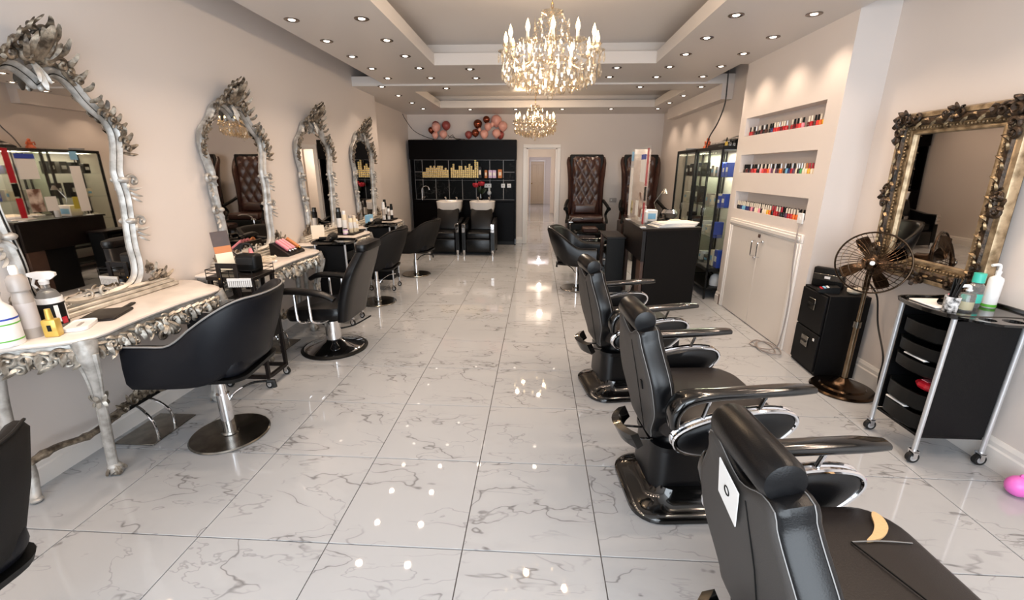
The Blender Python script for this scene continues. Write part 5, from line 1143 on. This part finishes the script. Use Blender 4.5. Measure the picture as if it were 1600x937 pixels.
# ------------------------------------------------------------------ nail polish on the three niche shelves
PB = []
for prof in ([(0, 0), (.0135, 0), (.0145, .004), (.0145, .034), (.010, .042), (.007, .045)],):
    b = MB().lathe(prof, n=10).build('proto', None); 
for nm in ('polish_red', 'polish_dark_red', 'polish_black', 'polish_orange', 'polish_pink', 'polish_plum', 'polish_blue', 'polish_teal', 'polish_cream', 'polish_green', 'polish_yellow'): pass
COL = {'red': '#a81c22', 'dark red': '#5c1418', 'black': '#121013', 'orange': '#d9682a', 'pink': '#e08a98', 'plum': '#54304c', 'navy blue': '#1c2860', 'pale blue': '#6aa4c4', 'cream': '#e0d2bc', 'green': '#3f8a54', 'yellow': '#d8a838', 'coral red': '#d43a34', 'brown': '#4a2c24'}
GL = {k: mat(k.replace(' ', '_')+'_polish', v, .15) for k, v in COL.items()}
POLM = {}
def pol_mesh(c):
    if c not in POLM:
        me = b.data.copy(); me.materials.clear(); me.materials.append(GL[c]); POLM[c] = me
    return POLM[c]
capb = MB().lathe([(.0085, .044), (.009, .048), (.0075, .088), (0, .089)], n=10).build('proto_cap', None); CAPM = {}
def cap_mesh(m):
    if m.name not in CAPM: me = capb.data.copy(); me.materials.clear(); me.materials.append(m); CAPM[m.name] = me
    return CAPM[m.name]
def polish(x, y, z, c, cm, cn, shelf, k, row=''):
    o = link('nail_polish', pol_mesh(c), None, (x, y, z)); link('cap', cap_mesh(cm), o)
    tag(o, '%s nail polish, %s cap, %s from left%s, %s niche shelf' % (c, cn, ORD[k], row, shelf), 'nail polish', 'nail polish bottles in the %s niche' % shelf)
KC, WC, SC = (MATTK, 'black'), (CARD, 'cream'), (SILVERP, 'silver')
top = [('red', KC), ('red', WC), ('dark red', KC), ('black', SC), None, ('black', WC), ('dark red', KC), ('black', SC), ('brown', KC), None, ('black', KC), ('navy blue', KC), ('red', WC), ('coral red', WC), ('red', SC), ('dark red', WC), ('red', WC), ('red', SC), None, ('red', WC), ('dark red', KC), ('red', KC), ('coral red', WC), ('pink', KC), None, ('dark red', WC), ('red', WC), ('brown', KC), ('coral red', KC), ('orange', WC), ('yellow', SC)]
def row(seq, shelf, x, z, y0, y1, rtxt=''):
    n = len(seq); k = 0
    for i, it in enumerate(seq):
        if it is None: continue
        polish(x+random.uniform(-.003, .003), y0+(y1-y0)*i/(n-1), z+.0003, it[0], it[1][0], it[1][1], shelf, k, rtxt); k += 1
row(top, 'top', 2.325, 1.945, 5.25, 3.955)
mid = [('black', KC), ('brown', KC), ('dark red', KC), ('black', KC), ('dark red', SC), ('red', KC), ('red', KC), ('coral red', KC), ('black', SC), ('black', KC), ('pink', WC), ('coral red', KC), ('red', WC), ('red', KC), ('orange', WC), ('pink', SC), ('plum', KC), ('cream', SC), ('plum', KC), ('brown', KC), ('orange', SC), None, ('black', SC), ('pale blue', KC), ('navy blue', KC), ('red', SC), ('plum', KC), ('cream', SC), ('black', SC), ('green', SC), ('cream', WC), ('cream', (ORANGE, 'orange')), ('yellow', (RED, 'red')), ('cream', (RED, 'red')), ('cream', (RED, 'red'))]
row(mid, 'middle', 2.325, 1.56, 5.25, 3.96)
low = [('black', WC), ('black', WC), ('navy blue', WC), ('pale blue', WC), ('pale blue', WC), ('navy blue', WC), ('navy blue', WC), ('plum', WC), ('pink', WC), ('plum', WC), ('cream', WC), ('cream', WC), ('pink', WC), ('black', WC), ('cream', WC), ('cream', WC), ('yellow', WC), ('orange', WC), ('black', (RED, 'red')), ('red', (RED, 'red')), ('red', WC), ('dark red', WC), ('black', (RED, 'red')), ('black', KC), ('plum', WC), ('red', WC), ('red', WC), ('orange', WC), ('orange', WC), ('brown', KC)]
row(low, 'lowest', 2.315, 1.165, 5.26, 4.03, ' in front')
row([('black', KC) if i % 4 else ('dark red', KC) for i in range(26)], 'lowest', 2.365, 1.165, 5.18, 3.96, ' at the back')
for q in (b, capb): bpy.data.objects.remove(q)

# ------------------------------------------------------------------ filing cabinet corner, fan, gold mirror
fc = thing('filing_cabinet', 'black two-drawer filing cabinet against the white chimney breast', 'cabinet', (2.405, 3.505, 0), -.08)
MB().box(-.14, .15, -.19, .19, .0, .67, .004).build('carcass', SPECK, fc)
for z0, z1 in ((.03, .335), (.345, .655)):
    d = MB().box(-.156, -.1405, -.18, .18, z0, z1, .004).build('drawer', SPECK, fc); zc = z1-.10
    MB().box(-.166, -.1565, -.05, .05, zc-.045, zc+.045, .004).build('handle_plate', STEEL, d); MB().box(-.172, -.1665, -.04, .04, zc-.008, zc+.008, .003).build('grip_bar', MATTK, d)
    if z0 < .2: MB().box(-.160, -.1565, -.13, -.11, zc+.04, zc+.06).build('white_sticker', PAPER, d)
o = thing('card_reader', 'black card reader with colourful keypad on the filing cabinet', 'card reader', (2.30, 3.45, .6703), -.3); MB().loft([[V((x, y, z)) for x, z in ((-.07, 0), (.07, 0), (.07, .05), (.02, .045), (-.07, .018))] for y in (-.04, .04)]).build('body', MATTK, o); 
for k in range(3): MB().ob((-.045+.02*k, 0, .030+.0058*k), (.014, .06, .004), Matrix.Rotation(-.27, 3, 'Y')).build('key_row', (RED, LBLUE, WHITE)[k], o)
o = thing('router_box', 'black and grey electronic box at the back of the filing cabinet', 'device', (2.39, 3.60, .6703), -.9); MB().box(-.11, .11, -.03, .03, 0, .16, .012, seg=2).build('casing', MATTK, o); MB().box(-.105, .105, -.034, -.0305, .06, .11, .002).build('grey_strip', STEEL, o); MB().box(-.02, .02, -.036, -.0345, .075, .095).build('badge', WHITE, o)
o = thing('paper_packet', 'crumpled cream packet on the filing cabinet behind the fan', 'packet', (2.47, 3.40, .6703)); MB().ell((0, 0, .03), (.06, .045, .03), 8, 5).build('wrapper', CARD, o, False); MB().ob((0, 0, .055), (.07, .03, .012), Matrix.Rotation(.3, 3, 'Y')).build('flap', BROWNW, o, False)
fan = thing('pedestal_fan', 'bronze pedestal fan with wire cage beside the filing cabinet', 'fan', (2.33, 3.11, 0), 0)
MB().lathe([(0, 0), (.205, 0), (.21, .01), (.20, .022), (.15, .03), (.14, .042), (.08, .05), (.05, .075), (.028, .10), (0, .10)], n=36).build('base', BRONZE, fan)
MB().cyl((0, 0, .09), (0, 0, .52), .019, None, 14).cyl((0, 0, .52), (0, 0, .80), .013, None, 12).build('pole', FANPOLE, fan); MB().cyl((0, 0, .50), (0, 0, .545), .025, None, 14).build('height_collar', STEEL, fan)
dv = V((-2.28, -3.05, .48)).normalized(); q = dv.to_track_quat('Z', 'Y').to_matrix(); ctr = V((-.035, -.05, .985)); FM = Matrix.Translation(ctr) @ q.to_4x4()
cage = MB()
for sgn in (1, -1):
    for k in range(44):
        a = 2*PI*k/44; sw = .35
        pts = [FM @ V((r*math.cos(a+sw*(r/.205)), r*math.sin(a+sw*(r/.205)), sgn*(.055*(1-(r/.205)**2.2))+.0)) for r in (.035, .08, .13, .175, .205)]
        cage.tube(pts, .0016, 4)
    for r in (.08, .13, .175): cage.tube([FM @ V((r*math.cos(2*PI*k/36), r*math.sin(2*PI*k/36), sgn*.055*(1-(r/.205)**2.2))) for k in range(36)], .0016, 4, True)
tag(cage.build('wire_cage', BRONZE, fan), kind='stuff')
MB().tube([FM @ V((.206*math.cos(2*PI*k/48), .206*math.sin(2*PI*k/48), 0)) for k in range(48)], .006, 8, True).build('cage_rim', BRONZE, fan)
for k in range(4):
    mb = MB(); a0 = k*PI/2+.5; rg = []
    for i in range(7):
        r = .03+.155*i/6; w_ = .10+.30*math.sin(PI*min(1, .25+.6*i/6)); tw = .022
        rg.append([FM @ V((r*math.cos(a0+w_*(s/4-.5)*2*.8), r*math.sin(a0+w_*(s/4-.5)*2*.8), tw*(s/4-.5)*2+o)) for s, o in [(s, .001) for s in range(5)]+[(s, -.001) for s in range(4, -1, -1)]])
    mb.loft(rg); mb.build('blade', BRONZE, fan)
MB().lathe([(0, .075), (.018, .074), (.034, .062), (.036, .048), (.0, .045)], M=FM, n=20).build('hub_cap', BRONZE, fan); MB().lathe([(0, .078), (.014, .077), (.016, .0745)], M=FM, n=14).build('hub_badge', STEEL, fan)
MB().lathe([(.03, -.04), (.06, -.06), (.065, -.13), (.04, -.17), (0, -.175)], M=FM, n=18).build('motor', BRONZE, fan)
MB().tube([V((0, 0, .78)), V((.02, .03, .84)), FM @ V((0, 0, -.10))], .018, 10).build('neck', BRONZE, fan)
one('cable', MB().tube(crom([(2.42, 3.20, .80), (2.50, 3.21, .70), (2.53, 3.18, .50), (2.52, 3.05, .30), (2.52, 3.04, .15), (2.545, 3.05, .03)], 6), .006, 6), BLACKCORD, 'black cable hanging down behind the bronze fan', 'cable')
cord = [(2.272, 3.935, 1.14), (2.246, 3.90, 1.0), (2.245, 3.87, .75), (2.24, 3.82, .45), (2.215, 3.79, .20), (2.19, 3.80, .05), (2.10, 3.86, .012), (2.05, 3.98, .010), (2.16, 4.08, .009), (2.22, 3.95, .012), (2.17, 3.76, .012), (2.08, 3.78, .014), (2.08, 3.95, .018), (2.20, 4.02, .02), (2.245, 3.85, .02), (2.17, 3.70, .022), (2.06, 3.82, .022), (2.13, 4.02, .02)]
one('power_cord', MB().tube(crom(cord, 6), .0055, 6), GREYCORD, 'grey cord looped on the floor in front of the cupboard and filing cabinet', 'cable')
one('pink_ball', MB().ell((2.475, 1.995, .055), (.06, .05, .055), 14, 8).ell((2.475, 1.995, .112), (.012, .012, .012), 6, 4), HOTPINK, 'bright pink rounded thing on the floor at the right picture edge', 'ball')

gm = thing('gold_mirror', 'rectangular mirror in a heavy carved dark gold frame on the right wall', 'mirror', (2.535, 2.92, .893), PI)
TILT = Matrix.Rotation(rad(1.5), 4, 'Y')          # top leans into the room
GW, GH = .425, 1.06
def gpath(o): return [(-GW+o, o), (GW-o, o), (GW-o, GH-o), (-GW+o, GH-o)]
def band(name, o0, o1, h0, hm, h1, m):
    sec = [(o0, h0), (o0+(o1-o0)*.25, hm*.9+h0*.1), (o0+(o1-o0)*.5, hm), (o0+(o1-o0)*.75, hm*.9+h1*.1), (o1, h1), (o1, .0), (o0, .0)]
    rings = []
    for c in range(4): rings.append([TILT @ V((w, gpath(o)[c][0], gpath(o)[c][1])) for o, w in sec])
    MB().loft(rings, loop=True).build(name, m, gm)
band('outer_moulding', .0, .035, .03, .05, .055, OLDGOLDL); band('carved_band', .035, .085, .050, .066, .050, BRONZED); band('gold_slope', .085, .115, .048, .042, .034, OLDGOLD); band('inner_moulding', .115, .14, .034, .038, .020, OLDGOLDL)
f = lambda u, v, w: TILT @ V((w, u, v))
MB().prism([(-GW+.135, .135), (GW-.135, .135), (GW-.135, GH-.135), (-GW+.135, GH-.135)], f, .012, .016).build('mirror_glass', MIRROR, gm, False); MB().prism([(-GW+.01, .01), (GW-.01, .01), (GW-.01, GH-.01), (-GW+.01, GH-.01)], f, -.012, .0).build('backing', DKWOOD, gm, False)
be = MB()
for o in (.100,):
    P = gpath(o)
    for c in range(4):
        a, e = V((*P[c], 0)), V((*P[(c+1) % 4], 0)); n = int((e-a).length/.022)
        for i in range(n): p = a.lerp(e, (i+.5)/n); be.ell(f(p.x, p.y, .047), .0065, 6, 4)
tag(be.build('bead_moulding', OLDGOLDL, gm), kind='stuff')
mb = MB()
for c in range(4):
    P = gpath(.06); a, e = V((*P[c], 0)), V((*P[(c+1) % 4], 0)); n = int((e-a).length/.05); d = math.atan2(e.y-a.y, e.x-a.x)
    for i in range(n):
        p = a.lerp(e, (i+.5)/n); leaf(mb, f, (p.x-.02*math.cos(d), p.y-.02*math.sin(d)), d+(.5 if i % 2 else -.5), .045, .012, .3, .058, .012)
mb.build('running_leaves', OLDGOLD, gm, ang=60)
for cu, cv in ((-1, 0), (1, 0), (1, 1), (-1, 1)):
    mb = MB(); X, Y = cu*(GW-.05), .05 if cv == 0 else GH-.05; s2 = 1 if cv else -1
    for r, dx, dy, a in ((.045, 0, 0, 90), (.035, -.07, .0, 20), (.035, .0, -.07, 200), (.028, -.12, .01, 120), (.028, .01, -.12, 240)): scroll(mb, f, (X+cu*dx, Y+s2*dy), r, rad(a), 1.4, cu*s2, .014, .06, .03)
    for a in range(8): leaf(mb, f, (X+.02*math.cos(a*PI/4), Y+.02*math.sin(a*PI/4)), a*PI/4+.3, .052, .026, .3, .045, .02)
    mb.build('corner_carving', BRONZED, gm, ang=60)
for u, v, vert in ((-GW+.03, GH/2, 1), (GW-.03, GH/2, 1), (0, .03, 0), (0, GH-.03, 0)):
    mb = MB()
    for a in range(6): leaf(mb, f, (u+.01*math.cos(a*PI/3), v+.01*math.sin(a*PI/3)), a*PI/3, .04, .022, .3, .05, .016)
    for s in (-1, 1): scroll(mb, f, (u+(0 if vert else s*.05), v+(s*.05 if vert else 0)), .03, rad(90), 1.3, s, .011, .055, .02)
    mb.build('side_carving', BRONZED, gm, ang=60)
